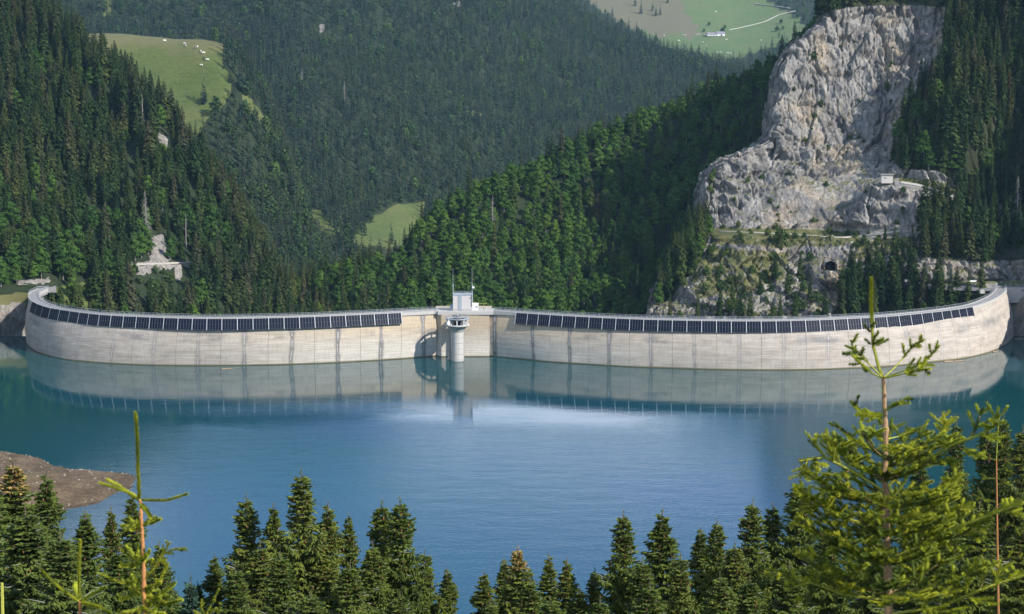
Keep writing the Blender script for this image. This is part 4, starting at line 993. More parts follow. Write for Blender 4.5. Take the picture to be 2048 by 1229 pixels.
def ground_at(P, px, py):
    """nearest surface point seen at a photo pixel"""
    X_, Y_ = proj(P); d = (X_ - px) ** 2 + (Y_ - py) ** 2; d = d + (P[..., 1] > P[..., 1].min() + 99999) * 0
    i, j = np.unravel_index(np.argmin(d), d.shape); best = None
    for a in (i - 1, i):
        for b in (j - 1, j):
            if 0 <= a < P.shape[0] - 1 and 0 <= b < P.shape[1] - 1:
                u, v = np.meshgrid(np.linspace(0, 1, 15), np.linspace(0, 1, 15)); u = u[..., None]; v = v[..., None]
                Q = P[a, b] * (1 - u) * (1 - v) + P[a + 1, b] * u * (1 - v) + P[a, b + 1] * (1 - u) * v + P[a + 1, b + 1] * u * v
                x_, y_ = proj(Q); e = (x_ - px) ** 2 + (y_ - py) ** 2; k = np.unravel_index(np.argmin(e), e.shape)
                if best is None or e[k] < best[0]: best = (e[k], Q[k])
    return best[1]
for px, py, D, k, v, s, l in lone[:2]:
    q = ground_at(PS, px, py); K = (SF if k == 'SF' else LFF)[v]
    o = tree_root('spruce_tree' if k == 'SF' else 'leafy_tree', K[0], K[1], q, (s * 1.25, s) if k == 'SF' else s, 1.0, l, 'spruce' if k == 'SF' else 'tree', 'single trees on the far meadows'); src.setdefault((k, v), o)
for px, py, s, k, l in far_l:
    q = ground_at(PALP, px, py); K = (SF if k == 'SF' else LFF)[0]
    o = tree_root('spruce_tree' if k == 'SF' else 'leafy_tree', K[0], K[1], q, (s * 1.3, s), px * .7, l, 'spruce' if k == 'SF' else 'tree', 'single trees on the far meadows'); src.setdefault((k, 0), o)
# trees among the meadow tongues of the mountain foot
tong = [(298 * 0 + 730, 462, 'SF', 2, 'spruce at the left foot of the lower meadow'), (783, 478, 'SF', 1, 'spruce standing up against the lower meadow'), (835, 480, 'SF', 2, 'spruce at the right foot of the lower meadow'), (652, 476, 'LFF', 1, 'round tree below the small clearing')]
for px, py, k, v, l in tong:
    q = ground_at(PB, px, py + 10); K = (SF if k == 'SF' else LFF)[v]
    o = tree_root('spruce_tree' if k == 'SF' else 'leafy_tree', K[0], K[1], q, .9, 1.0, l, 'spruce' if k == 'SF' else 'tree', 'trees round the lower meadow'); src.setdefault((k, v), o)

# everything past the largest three hundred of a kind: one mass of spruces and one of leafy trees, each tree a real copy of the ones above
def mass(name, label, cat_, kinds):
    ids = [i for i in range(len(TREES)) if TREES[i][3] in kinds and i not in final]
    T = [TREES[i] for i in ids]
    me = bpy.data.meshes.new(name); me.vertices.add(len(T)); me.vertices.foreach_set('co', np.array([t[:3] for t in T], np.float32).ravel())
    fam = [(k, v) for k in kinds for v in range({'SP': 6, 'SF': 3, 'LF': 3, 'LFF': 2}[k]) if (k, v) in src]
    idx = {f: i for i, f in enumerate(fam)}
    a = me.attributes.new('kind_no', 'INT', 'POINT'); a.data.foreach_set('value', np.array([idx.get((t[3], t[4]), 0) for t in T], np.int32))
    a = me.attributes.new('grow', 'FLOAT_VECTOR', 'POINT'); a.data.foreach_set('vector', np.array([(t[5], t[5], t[6]) for t in T], np.float32).ravel())
    a = me.attributes.new('turn', 'FLOAT_VECTOR', 'POINT'); a.data.foreach_set('vector', np.array([(0, 0, t[7]) for t in T], np.float32).ravel())
    o = link(bpy.data.objects.new(name, me)); tag(o, label, cat_, kind='stuff')
    ng = bpy.data.node_groups.new(name, 'GeometryNodeTree'); ng.interface.new_socket('Geometry', in_out='INPUT', socket_type='NodeSocketGeometry'); ng.interface.new_socket('Geometry', in_out='OUTPUT', socket_type='NodeSocketGeometry')
    gi = ng.nodes.new('NodeGroupInput'); go = ng.nodes.new('NodeGroupOutput'); join = ng.nodes.new('GeometryNodeJoinGeometry')
    def named(nm, ty):
        x = ng.nodes.new('GeometryNodeInputNamedAttribute'); x.data_type = ty; x.inputs[0].default_value = nm; return x.outputs[0]
    kn, gr_, tu = named('kind_no', 'INT'), named('grow', 'FLOAT_VECTOR'), named('turn', 'FLOAT_VECTOR')
    for f, i in idx.items():
        root = src[f]; jg = ng.nodes.new('GeometryNodeJoinGeometry')
        for ch in root.children:
            oi = ng.nodes.new('GeometryNodeObjectInfo'); oi.transform_space = 'ORIGINAL'; oi.inputs['Object'].default_value = ch; oi.inputs['As Instance'].default_value = False
            ng.links.new(oi.outputs['Geometry'], jg.inputs[0])
        cmpn = ng.nodes.new('FunctionNodeCompare'); cmpn.data_type = 'INT'; cmpn.operation = 'EQUAL'
        ng.links.new(kn, cmpn.inputs[2]); cmpn.inputs[3].default_value = i
        ip = ng.nodes.new('GeometryNodeInstanceOnPoints')
        ng.links.new(gi.outputs[0], ip.inputs['Points']); ng.links.new(cmpn.outputs[0], ip.inputs['Selection']); ng.links.new(jg.outputs[0], ip.inputs['Instance'])
        ng.links.new(gr_, ip.inputs['Scale']); ng.links.new(tu, ip.inputs['Rotation'])
        ng.links.new(ip.outputs[0], join.inputs[0])
    ng.links.new(join.outputs[0], go.inputs[0])
    md = o.modifiers.new('copies', 'NODES'); md.node_group = ng
    return o
mass('spruce_forest', 'dense spruce forest covering the slopes and the big mountain behind', 'forest', ('SP', 'SF'))
mass('leafy_forest', 'leafy woods mixed into the spruce forest behind the dam', 'forest', ('LF', 'LFF'))

# dead grey spruces
def snag(H, seed, n=70):
    r = np.random.RandomState(seed); b = MB(); b.tube([(0, 0, -1), (0.1, 0, H * .5), (0, 0, H)], [.28, .18, .03], 5)
    br_ = MB()
    for i in range(n):
        z = H * (0.15 + 0.83 * i / n); a = r.rand() * 6.28; L = (H - z) * 0.16 * r.uniform(.5, 1.2) + .35
        br_.tube([(0, 0, z), (math.cos(a) * L * .6, math.sin(a) * L * .6, z - .1 * L), (math.cos(a) * L, math.sin(a) * L, z - .45 * L)], [.07, .05, .02], 3, cap=False)
    return b.mesh('snag_trunk', M['bark_grey']), br_.mesh('snag_branches', M['bark_grey'])
sn = [snag(22, 1, 130), snag(18, 2, 70), snag(20, 3, 30)]
for P, px, py, v, s, l in [(PL, 295, 478, 0, 1.15, 'tall grey dead spruce with drooping bare branches on the left slope'), (PL, 92, 240, 1, .8, 'short brown dead spruce high on the left slope'), (PL, 375, 500, 2, 1.0, 'thin grey dead spruce right of the rock cut'),
                           (PL, 212, 150, 2, 1.0, 'bare white pole of a dead tree near the left skyline'), (PL, 288, 258, 2, 1.0, 'bare pole of a dead tree above the white outcrop'), (PD, 1037, 520, 2, 1.1, 'bare grey snag in the leafy wood behind the right arch'),
                           (PD, 862, 555, 1, 1.0, 'pinkish grey dead spruce left above the tower house'), (PD, 985, 450, 1, 1.0, 'grey dead spruce near the wooded hill skyline'), (PD, 758, 645, 1, .9, 'grey dead spruce just behind the left arch crest'), (PR, 2030, 440, 0, 1.0, 'half dead grey spruce at the right photo edge'),
                           (PB, 690, 205, 1, 1.4, 'grey dead spruce on the big mountain right of the cow meadow'), (PB, 605, 178, 1, 1.4, 'pale dead spruce on the big mountain, nearest the cow meadow')]:
    q = ground_at(P, px, py); o = empty('dead_tree', q + np.array((0, -3, 0)), px, s); tag(o, l, 'dead tree', 'dead trees on the slopes')
    link(bpy.data.objects.new('trunk', sn[v][0]), o); tag(link(bpy.data.objects.new('branches', sn[v][1]), o), kind='stuff')
# shrubs and small trees on the rock
sh_me = [leafy_crown('shrub_foliage', M['shrub'], 3, 1.7, 420, 60 + i, .42, .0) for i in range(3)]
st_me = trunk_mesh('shrub_stem', 2, .06, M['bark'], k=4)
r = np.random.RandomState(5)
spots = []
for poly, cnt, s0, s1 in [(GRASSY[0], 26, .6, 1.5), ([(1340, 640), (1390, 500), (1600, 500), (1660, 560), (1670, 640)], 62, .6, 1.9), ([(1700, 470), (1840, 470), (1830, 540), (1680, 540)], 24, .6, 1.6),
                          ([(1700, 380), (1870, 380), (1880, 460), (1700, 470)], 14, .5, 1.3), ([(1560, 120), (1800, 60), (1860, 90), (1760, 340), (1560, 340)], 26, .4, 1.1), ([(1430, 340), (1700, 340), (1690, 450), (1420, 450)], 18, .4, 1.2),
                          ([(1410, 350), (1430, 340), (1425, 400), (1412, 400)], 5, 1, 1.6), ([(1790, 340), (1990, 395), (1990, 410), (1800, 372)], 6, .5, .9), ([(110, 582), (230, 560), (200, 636), (120, 636)], 16, 1.0, 2.0), ([(258, 545), (384, 545), (384, 610), (258, 600)], 22, .9, 2.1), ([(310, 290), (338, 290), (338, 340), (310, 340)], 5, 1, 1.8), ([(62, 590), (110, 590), (140, 615), (110, 618)], 3, .5, .8)]:
    poly_a = np.array(poly); k = 0
    while k < cnt:
        x, y = r.uniform(poly_a[:, 0].min(), poly_a[:, 0].max()), r.uniform(poly_a[:, 1].min(), poly_a[:, 1].max())
        if inpoly(np.array([x]), np.array([y]), poly)[0]: spots.append((x, y, r.uniform(s0, s1))); k += 1
named_sh = [(1628, 120, 1.6), (1642, 212, 1.3), (1775, 178, 1.7), (1718, 205, 1.0), (1610, 285, 1.2), (1630, 235, 1.1), (1655, 300, 1.2), (1700, 280, 1.0), (1560, 490, 2.8), (1440, 580, 1.8), (1600, 620, 2.6), (1470, 620, 2.4)]
spots += named_sh
slabs = {}
for x, y, s in spots:
    P = PL if x < 600 else PR
    l = ('large ' if s > 1.5 else 'small ' if s < .8 else '') + 'green shrub ' + where(x, y)
    slabs.setdefault(l, []).append((x, y, s, ground_at(P, x, y)))
for l, q in slabs.items():
    q.sort()
    for k, (x, y, s, g_) in enumerate(q):
        sfx = '' if len(q) == 1 else ', ' + (NM[len(q)][k] if len(q) <= 3 else ordn(k) + ' from the left')
        o = empty('shrub', g_ - np.array((0, 0, .3)), x, (s, s, s * r.uniform(.8, 1.2))); tag(o, l + sfx, 'shrub', 'shrubs on the rock and banks')
        link(bpy.data.objects.new('foliage', sh_me[k % 3]), o); link(bpy.data.objects.new('stem', st_me), o)
# small spruces rooted in the rock
sm = [(1320, 600, .5), (1345, 575, .55), (1500, 640, .6), (1440, 640, .65), (1465, 600, .5), (1405, 500, .45), (1415, 470, .4), (1550, 560, .55), (1575, 590, .6), (1600, 560, .55), (1590, 640, .55), (1545, 650, .5), (1620, 600, .5), (1560, 500, .45), (1700, 560, .7), (1740, 590, .7), (1790, 560, .6), (1805, 520, .4), (1820, 540, .5),
      (1770, 480, .3), (1825, 480, .3), (1480, 640, .5), (1520, 590, .45), (1395, 640, .5), (1650, 640, .6), (1685, 640, .6), (1775, 185, .3), (1642, 215, .25), (1390, 540, .6), (1370, 520, .6), (1340, 640, .5), (1560, 640, .5)]
seen = {}
for k, (x, y, s) in enumerate(sorted(sm)):
    g_ = ground_at(PR, x, y); v = [0, 2, 1, 3][k % 4]
    l = 'small ' + SP[v][2] + ' spruce rooted in rock ' + where(x, y - 20); seen[l] = seen.get(l, 0) + 1
    if seen[l] > 1: l = ('rightmost ' if seen[l] == 2 else 'farthest right ') + l
    tree_root('spruce_tree', SP[v][0], SP[v][1], g_, (s * 1.15, s), k, l, 'spruce', 'small spruces rooted in the rock')
# ------------------------------------------------------------------ intake tower in front of the middle block
tx, ty = onz(914.5, 723.5, 0)[0], onz(914.5, 723.5, 0)[1] + 2.5
tw = tag(empty('intake_tower', (tx, ty, 0)), 'round concrete intake tower with flared cup standing in front of the dam middle', 'tower')
def ring(name, prof, matl, k=28): b = MB(); b.lathe(prof, k); return b.build(name, matl, tw, True)
for i in range(7):
    z = -4 + i * 2.28
    b = MB(); b.lathe([(2.30, z + .0), (2.56, z + .06), (2.56, z + 2.18), (2.30, z + 2.24)], 28); b.build('shaft_ring', M['concrete_plain'], tw)
ring('shaft_core', [(2.38, -4), (2.38, 12)], M['white'])
ring('cup', [(2.56, 11.9), (2.9, 12.5), (3.5, 13.6), (4.5, 14.3), (5.05, 14.5), (5.05, 15.05), (4.7, 15.1), (4.2, 15.0), (3.2, 13.6), (2.2, 12.2), (0, 12.1)], M['concrete_plain'], 36)
for k in range(10):
    a = 2 * math.pi * (k + .5) / 10; b = MB(); c_, s_ = math.cos(a), math.sin(a); q = .16
    V = [(r_ * c_ - e * s_, r_ * s_ + e * c_, z) for r_, z in ((1.6, 12.4), (3.8, 14.3), (4.6, 15.06), (4.6, 17.3), (4.0, 17.3), (2.6, 15.6)) for e in (-q, q)]
    f = [(0, 2, 4, 6, 8, 10), (11, 9, 7, 5, 3, 1)] + [(2 * i, 2 * i + 1, (2 * i + 3) % 12, (2 * i + 2) % 12) for i in range(6)]
    b.add(V, f); b.build('fin', M['white'] if k % 2 else M['concrete_plain'], tw)
ring('screen', [(2.1, 12.2), (2.5, 17.2), (2.3, 17.2), (1.9, 12.2)], M['black'], 20)
ring('walkway_ring', [(3.6, 17.31), (4.9, 17.31), (4.9, 17.5), (3.6, 17.5), (3.6, 17.31)], M['galv'], 30)
b = MB()
for z in (18.0, 18.5): b.tube([(4.8 * math.cos(t_), 4.8 * math.sin(t_), z) for t_ in np.linspace(0, 6.283, 25)], .04, 4, cap=False)
for t_ in np.linspace(0, 6.283, 21)[:-1]: b.tube([(4.8 * math.cos(t_), 4.8 * math.sin(t_), 17.5), (4.8 * math.cos(t_), 4.8 * math.sin(t_), 18.5)], .04, 4)
b.build('ring_railing', M['galv'], tw)
b = MB(); b.box((.6, 6.0, 17.9), (1.6, 5.2, .2)); b.box((-.2, 6.0, 18.5), (.06, 5.2, .8)); b.box((1.4, 6.0, 18.5), (.06, 5.2, .8)); b.build('footbridge', M['galv'], tw)
b = MB(); b.box((-3.05, .8, 6.5), (.5, .8, 19), 0.5); b.build('cable_duct', M['concrete_dark'], tw)
b = MB(); b.box((2.2, 4.9, 6.0), (.9, .7, 23.0)); b.build('guide_rail', M['galv'], tw)
b = MB(); V = [(-2.4, 1.5, -1), (-5.2, 3.5, -1), (-2.4, 3.5, 3.8), (-2.4, 1.5, 3.8)]; V2 = [(x, y + 1.8, z) for x, y, z in V]
b.add(V + V2, [(0, 1, 2, 3), (7, 6, 5, 4), (0, 4, 5, 1), (1, 5, 6, 2), (2, 6, 7, 3), (3, 7, 4, 0)]); b.build('buttress', M['concrete_plain'], tw)

# ------------------------------------------------------------------ tower house on the crest
D0 = 718.6; X = lambda px: (px - 1024) / 3500 * D0
house = tag(empty('tower_house', (X(924.5), D0 + 3, 18.98)), 'pale flat roofed lift house standing on the dam middle above the intake tower', 'building')
b = MB(); w = X(944.5) - X(905.5); b.box((0, 0, 3.3), (w, 6, 6.6)); b.build('wall', M['white2'] if 'white2' in M else simple('pale_pink_wall', (0.58, 0.53, 0.51), .8, var=.06), house)
wallm = bpy.data.materials['pale_pink_wall']
b = MB(); b.box((0, 0, 6.68), (w + .3, 6.3, .16)); b.build('roof', M['galv'], house)
b = MB(); b.box((X(919) - X(924.5), -3.06, 3.4), (1.5, .16, 6.8)); b.build('lift_shaft_panel', simple('blue_grey_panel', (.33, .37, .40), .6, var=.06), house)
b = MB(); b.box((X(939.5) - X(924.5), -3.03, 5.4), (.35, .1, .5)); b.build('window', M['black'], house)
b = MB(); b.box((X(950) - X(924.5), .3, 1.35), (X(957) - X(945), 4.6, 2.7)); b.build('annex', M['white'], house)
b = MB(); b.box((X(902) - X(924.5), .3, 1.0), (X(905.4) - X(898.5), 4.0, 2.0)); b.build('switch_cabin', simple('cabin_blue', (.36, .42, .48), .6, var=.05), house)
b = MB()
for z in (7.15, 7.55): b.tube([(-w / 2, -2.9, z), (w / 2, -2.9, z), (w / 2, 2.9, z), (-w / 2, 2.9, z), (-w / 2, -2.9, z)], .04, 4)
for t_ in np.linspace(-w / 2, w / 2, 8): b.tube([(t_, -2.9, 6.76), (t_, -2.9, 7.55)], .04, 4); b.tube([(t_, 2.9, 6.76), (t_, 2.9, 7.55)], .04, 4)
b.build('roof_railing', M['galv'], house)
for px, lab, dish in ((905.2, 'thin tall antenna mast at the left edge of the tower house roof', False), (943.6, 'thin tall antenna mast with a small white dish, right on the tower house', True)):
    o = tag(empty('antenna_mast', (X(px), D0 - .25, 18.98 + 2.0)), lab, 'mast', 'masts on the tower house')
    b = MB(); b.tube([(0, 0, 0), (0, 0, 9.5), (0, 0, 9.6)], [.16, .13, .07], 6); b.tube([(0, 0, 9.6), (0, 0, 16)], [.07, .04], 5); b.build('pole', M['galv'], o)
    b = MB(); b.box((.1, 0, 8.7), (.5, .2, .5)); b.box((.15, 0, 7.6), (.3, .25, .9)); b.box((.1, 0, 3), (.5, .12, .12)); b.build('bracket', M['galv'], o)
    if dish: b = MB(); b.lathe([(0.0, 0), (.35, .05), (.5, .22), (.45, .28), (0, .12)], 16); d_ = b.build('dish', M['white'], o); d_.location = (.55, -.2, 7.9); d_.rotation_euler = (1.3, .3, 0)
o = tag(empty('lamp_gantry', (X(967), D0 - .2, 18.98)), 'yellow green T shaped gantry on the crest right of the tower house', 'gantry')
gm = simple('yellow_green_paint', (.30, .34, .10), .6, var=.1)
b = MB(); b.box((0, 0, 1.5), (.22, .22, 3.0)); b.build('post', gm, o); b = MB(); b.box((-.2, 0, 3.1), (3.4, .25, .2)); b.build('arm', gm, o)

# ------------------------------------------------------------------ roads
def ribbon(name, pts, w, matl, lift=.25, thick=.5):
    P_ = np.array(pts, float); t_ = np.gradient(P_, axis=0); t_[:, 2] = 0; t_ /= np.linalg.norm(t_, axis=1, keepdims=True); s_ = np.stack([-t_[:, 1], t_[:, 0], 0 * t_[:, 0]], 1) * w / 2
    k = len(P_); up = np.array((0, 0, lift)); dn = np.array((0, 0, lift - thick))
    V = np.vstack([P_ - s_ + up, P_ + s_ + up, P_ + s_ + dn, P_ - s_ + dn])
    f = [(j * k + i, j * k + i + 1, ((j + 1) % 4) * k + i + 1, ((j + 1) % 4) * k + i) for j in range(4) for i in range(k - 1)] + [(0, k, 2 * k, 3 * k), (4 * k - 1, 3 * k - 1, 2 * k - 1, k - 1)]
    o = link(bpy.data.objects.new(name, mesh_from(name, V, f, matl))); o['kind'] = 'structure'; return o
def along(P, px, n, dz=0.0):
    px = np.array(px, float); t_ = np.linspace(0, len(px) - 1, n)
    G = np.array([ground_at(P, np.interp(a, range(len(px)), px[:, 0]), np.interp(a, range(len(px)), px[:, 1])) for a in t_])
    for k in range(3):
        G[1:-1] = (G[:-2] + G[1:-1] + G[2:]) / 3
    return G + (0, 0, dz)
z19 = lambda px, D, z=18.9: ((px - 1024) / FPX * (D * cp + (CAMZ - z) * sp), D, z)
ribbon('road', [z19(1812, 822, 20.2), z19(1828, 812, 19.6), z19(1850, 806, 19.1), z19(1900, 803), z19(1950, 801), z19(1990, 799.5), z19(2015, 799), z19(2060, 796), z19(2160, 760), z19(2300, 690)], 6.0, M['asphalt'], .1, 1.4)
ribbon('road', [z19(112, 803, 18.95), z19(90, 802), z19(70, 801), z19(40, 800), z19(0, 796), z19(-80, 789, 18.9), z19(-200, 770, 18.9)], 6.0, M['asphalt'], .1, 2.5)
ribbon('road', [(AL.crest([-11.6])[0] + (2.3, 0, -.1)).tolist(), z19(88, 797, 18.9), z19(84, 801, 18.9)], 5.0, M['asphalt'], .1, 1.5)
ribbon('road', [(AR.crest([35.9])[0] + (-2.4, 0, -.1)).tolist(), z19(2002, 797, 18.9), z19(2004, 800, 18.9)], 5.5, M['asphalt'], .11, 1.5)
road_up = along(PR, [(1788, 366), (1820, 370), (1850, 376), (1880, 386), (1905, 396), (1940, 404)], 26, .6)
ribbon('road', road_up, 4.0, M['asphalt'], .3, 2.0)
b = MB(); Pp = road_up[2:21] + (-.3, -2.2, .2)
for a, c in zip(Pp[:-1], Pp[1:]): b.box(((a + c) / 2), (float(np.linalg.norm((c - a)[:2])) + .02, .35, 1.0), math.atan2(c[1] - a[1], c[0] - a[0]))
o = b.build('roadside_wall', M['concrete_plain']); tag(o, 'low pale wall along the outer edge of the hillside road right of the hut', 'wall')
ribbon('track', along(PR, [(1440, 463), (1520, 466), (1600, 470), (1680, 476), (1740, 470), (1800, 462)], 40, .1), 3.0, M['gravel'], .1, .8)
ribbon('track', along(PR, [(1655, 543), (1690, 543), (1740, 543)], 10, .1), 3.0, M['gravel'], .1, .8)
ribbon('track', along(PL, [(262, 529), (300, 527), (340, 526), (378, 524)], 14, .1), 3.0, M['gravel'], .1, .8)
ribbon('gravel_road', along(PALP, [(1458, 60), (1480, 56), (1505, 50), (1530, 44), (1558, 30)], 30), 4, M['gravel'], .6, 1.2)
ribbon('gravel_road', along(PALP, [(1558, 30), (1570, 27), (1590, 22)], 16), 8, M['gravel'], .8, 1.4)
ribbon('gravel_road', along(PALP, [(1510, 8), (1530, 11), (1555, 13), (1580, 17)], 24), 9, M['gravel'], .8, 1.4)
ribbon('gravel_road', along(PALP, [(1390, 69), (1405, 68), (1415, 71), (1445, 72)], 14), 6, M['gravel'], .6, 1.2)
0 and ribbon('track', along(PB, [(786, 424), (800, 440), (812, 455)], 8), 2.5, M['gravel'], .5, .9)
# ------------------------------------------------------------------ tunnel mouth
import bmesh
bm = bmesh.new(); bm.from_mesh(rock_o.data)
hole = [(1650, 543), (1650, 530), (1653, 524), (1661, 521), (1668, 524), (1671, 530), (1671, 543)]
kill = []
for f in bm.faces:
    c = f.calc_center_median(); a, b_ = proj((c.x, c.y, c.z))
    if 1645 < a < 1676 and 515 < b_ < 545 and inpoly(np.array([a]), np.array([b_]), hole)[0]: kill.append(f)
bmesh.ops.delete(bm, geom=kill, context='FACES_ONLY'); bm.to_mesh(rock_o.data); bm.free()
tc0 = ground_at(PR, 1661, 543); b = MB()
arch_p = [(-3.2, 0), (-3.2, 3.0), (-2.2, 4.6), (0, 5.4), (2.2, 4.6), (3.2, 3.0), (3.2, 0)]
rings_ = [(s_ * 1.0, y) for s_, y in ((1.0, -1.0), (.97, 12))]
V = [(x * s_, y, z * s_) for s_, y in rings_ for x, z in arch_p]
b.add(V, [(i, i + 1, 8 + i, 7 + i) for i in range(6)] + [tuple(range(7, 14))] + [(0, 7, 13, 6)])
o = b.build('tunnel', M['rock_block']); tag(o, 'dark road tunnel mouth cut into the lower rock face', 'tunnel'); o.location = tc0 + np.array((0, .5, -.2))
vattr(o.data, 'veg', [0] * 14); vattr(o.data, 'wood', [0] * 14)
# ------------------------------------------------------------------ hut on the knoll
g_ = ground_at(PR, 1773, 366)
hut = tag(empty('hut', (g_[0], g_[1] - .5, g_[2] - .1), -.12), 'small pale concrete hut with flat roof on the rock knoll', 'hut')
b = MB(); b.box((0, 0, 2.1), (5.6, 4.5, 4.2)); b.build('wall', simple('hut_wall', (.56, .52, .47), .85, var=.12), hut)
b = MB(); b.box((0, 0, 4.36), (6.6, 5.4, .3)); b.build('roof', M['concrete_dark'], hut)
b = MB(); b.box((-1.0, -2.27, 2.6), (1.2, .08, .7)); b.build('window', simple('shutter_blue', (.20, .24, .30), .6), hut)
# ------------------------------------------------------------------ board and figure on the road, wall at the dam end
g_ = np.array(z19(1945, 806))
o = tag(empty('panel_board', g_, -.15), 'white tilted board on posts beside the road behind the dam right end', 'board')
b = MB(); b.box((0, 0, 1.9), (4.0, .12, 1.5), 0, 0, -.5); b.build('board', M['white'], o)
for x in (-1.6, 0, 1.6): b = MB(); b.box((x, .15, .7), (.1, .1, 1.6)); b.build('post', M['galv'], o)
b = MB(); b.box((0, 0, 0), (24, 1.2, 6.4)); o = b.build('abutment_wall', M['concrete_plain']); o.location = (237.5, 795.5, 15.6); tag(o, 'plain concrete wall beside the right end of the dam', 'wall')
b = MB(); b.box((0, 0, 0), (24.6, 1.6, .5)); o2 = b.build('coping', M['concrete_plain'], o); o2.location = (0, 0, 3.45)
b = MB(); b.box((0, 0, 0), (2.0, 2.0, 1.6)); o = b.build('gate_block', M['concrete_plain']); o.location = (z19(1964, 795)[0], 795, 17.6); tag(o, 'small pale concrete block below the road at the dam right end', 'block')
def skinned(name, verts, edges, radii, mats, sub=1):
    me = bpy.data.meshes.new(name + '_skeleton'); me.from_pydata(verts, edges, []); o = bpy.data.objects.new(name, me); C.objects.link(o)
    md = o.modifiers.new('skin', 'SKIN'); me.skin_vertices[0].data[0].use_root = True
    for i, r_ in enumerate(radii): me.skin_vertices[0].data[i].radius = (r_, r_) if not hasattr(r_, '__len__') else r_
    s_ = o.modifiers.new('sub', 'SUBSURF'); s_.levels = sub; s_.render_levels = sub
    dg = bpy.context.evaluated_depsgraph_get(); res = bpy.data.meshes.new_from_object(o.evaluated_get(dg)); bpy.data.objects.remove(o)
    for m_ in (mats if isinstance(mats, list) else [mats]): res.materials.append(m_)
    return res
def clothes(): 
    m, n, p = mat('hiker_body'); tcn = n.nodes.new('ShaderNodeTexCoord'); s_ = n.nodes.new('ShaderNodeSeparateXYZ'); n.links.new(tcn.outputs['Object'], s_.inputs[0])
    c = ramp(n, mathn(n, 'DIVIDE', s_.outputs[2], 2.0), [(0, (.03, .03, .05)), (.45, (.35, .04, .04)), (.72, (.5, .3, .22))]); n.nodes[c.node.name].color_ramp.interpolation = 'CONSTANT'; n.links.new(c, p.inputs[0]); return m
pm_ = skinned('person', [(0, 0, .95), (0, 0, 1.2), (0, 0, 1.42), (0, 0, 1.52), (0, -.02, 1.66), (.1, 0, .9), (.12, -.08, .5), (.12, .02, .07), (-.1, 0, .9), (-.12, .1, .5), (-.12, .2, .08), (.2, 0, 1.4), (.26, .06, 1.14), (.25, -.04, .92), (-.2, 0, 1.4), (-.26, -.06, 1.14), (-.25, -.14, .94), (.12, -.14, .04), (-.12, .06, .05)],
              [(0, 1), (1, 2), (2, 3), (3, 4), (0, 5), (5, 6), (6, 7), (0, 8), (8, 9), (9, 10), (2, 11), (11, 12), (12, 13), (2, 14), (14, 15), (15, 16), (7, 17), (10, 18)],
              [(.16, .11), (.15, .11), (.17, .11), .06, .11, .09, .065, .045, .09, .065, .045, .065, .045, .035, .065, .045, .035, .04, .04], clothes())
o = link(bpy.data.objects.new('person', pm_)); o.location = z19(1863, 801.5, 19.05); tag(o, 'person in a red top walking on the road behind the dam right end', 'person')
# ------------------------------------------------------------------ cows
def cow_mesh(name, a, b_, patch):
    m, n, p = mat(name); tcn = n.nodes.new('ShaderNodeTexCoord'); f = noise(n, 1.1, 1, .4, tcn.outputs['Object'])
    n.links.new(mixc(n, smooth(n, f, patch, patch + .04), a, b_), p.inputs[0])
    v = [(0, 0, 1.05), (-.75, 0, 1.1), (.75, 0, 1.08), (1.15, 0, 1.2), (1.5, 0, .95), (1.75, 0, .7)]
    e = [(0, 1), (0, 2), (2, 3), (3, 4), (4, 5)]; rd = [(.36, .42), (.34, .36), (.3, .36), (.18, .22), .17, .10]
    for x, y in ((.7, .22), (.7, -.22), (-.75, .22), (-.75, -.22)):
        i = len(v); k = .06 if x > 0 else -.08
        v += [(x, y, .72), (x - k, y, .4), (x, y, .04)]; e += [(2 if x > 0 else 1, i), (i, i + 1), (i + 1, i + 2)]; rd += [.13, .075, .06]
    i = len(v); v += [(-1.1, 0, 1.15), (-1.2, 0, .7)]; e += [(1, i), (i, i + 1)]; rd += [.05, .03]
    return skinned(name, v, e, rd, m)
CW = {'white': cow_mesh('cow_white', (.75, .72, .66), (.62, .56, .48), .8), 'black and white': cow_mesh('cow_black_white', (.03, .03, .035), (.75, .74, .72), .5), 'brown': cow_mesh('cow_brown', (.20, .10, .05), (.28, .15, .08), .5)}
cows = [(314, 84, 'brown'), (330, 84, 'white'), (350, 87, 'brown'), (352, 91, 'white'), (364, 89, 'black and white'), (369, 90, 'white'), (371.5, 94, 'white'), (395.5, 96, 'white'), (390, 99, 'black and white'), (394, 101, 'black and white'), (402, 105, 'white'), (407, 108, 'white'),
        (419, 105, 'white'), (425, 103, 'black and white'), (388, 119, 'white'), (409, 119, 'black and white'), (416, 122, 'white'), (420, 119.5, 'white'), (413, 125, 'black and white'), (420, 129, 'white'), (427, 130, 'brown'), (403, 133, 'white'), (412.5, 145, 'white')]
alp = [(1328, 73), (1358, 83), (1368, 88), (1406, 86), (1412, 93), (1453, 81), (1433, 106), (1437, 107), (1442, 106), (1456, 108), (1461, 108.5), (1522, 82), (1432, 25), (1366, 72), (1371, 72)]
def herd(P, lst, s, gname, lab):
    byc = {}
    for t_ in sorted(lst, key=lambda t: (t[1], t[0])): byc.setdefault(t_[2], []).append(t_)
    for c, q in byc.items():
        for k, (px, py, _) in enumerate(q):
            o = link(bpy.data.objects.new('cow', CW[c])); o.location = ground_at(P, px, py) + np.array((0, -.5, .15)); o.rotation_euler = (0, 0, (px * 7.3) % 6.28); o.scale = (s,) * 3
            tag(o, ('%s cow %s, %s from the top of %d' % (c, lab, ordinal(k), len(q))) if len(q) > 1 else '%s cow %s' % (c, lab), 'cow', gname)
herd(PS, cows, 1.25, 'cows grazing on the near meadow', 'grazing on the sloping meadow left')
herd(PALP, [(a, b_, 'white') for a, b_ in alp], 1.7, 'cows grazing on the far alp', 'on the far alp near the chalet')
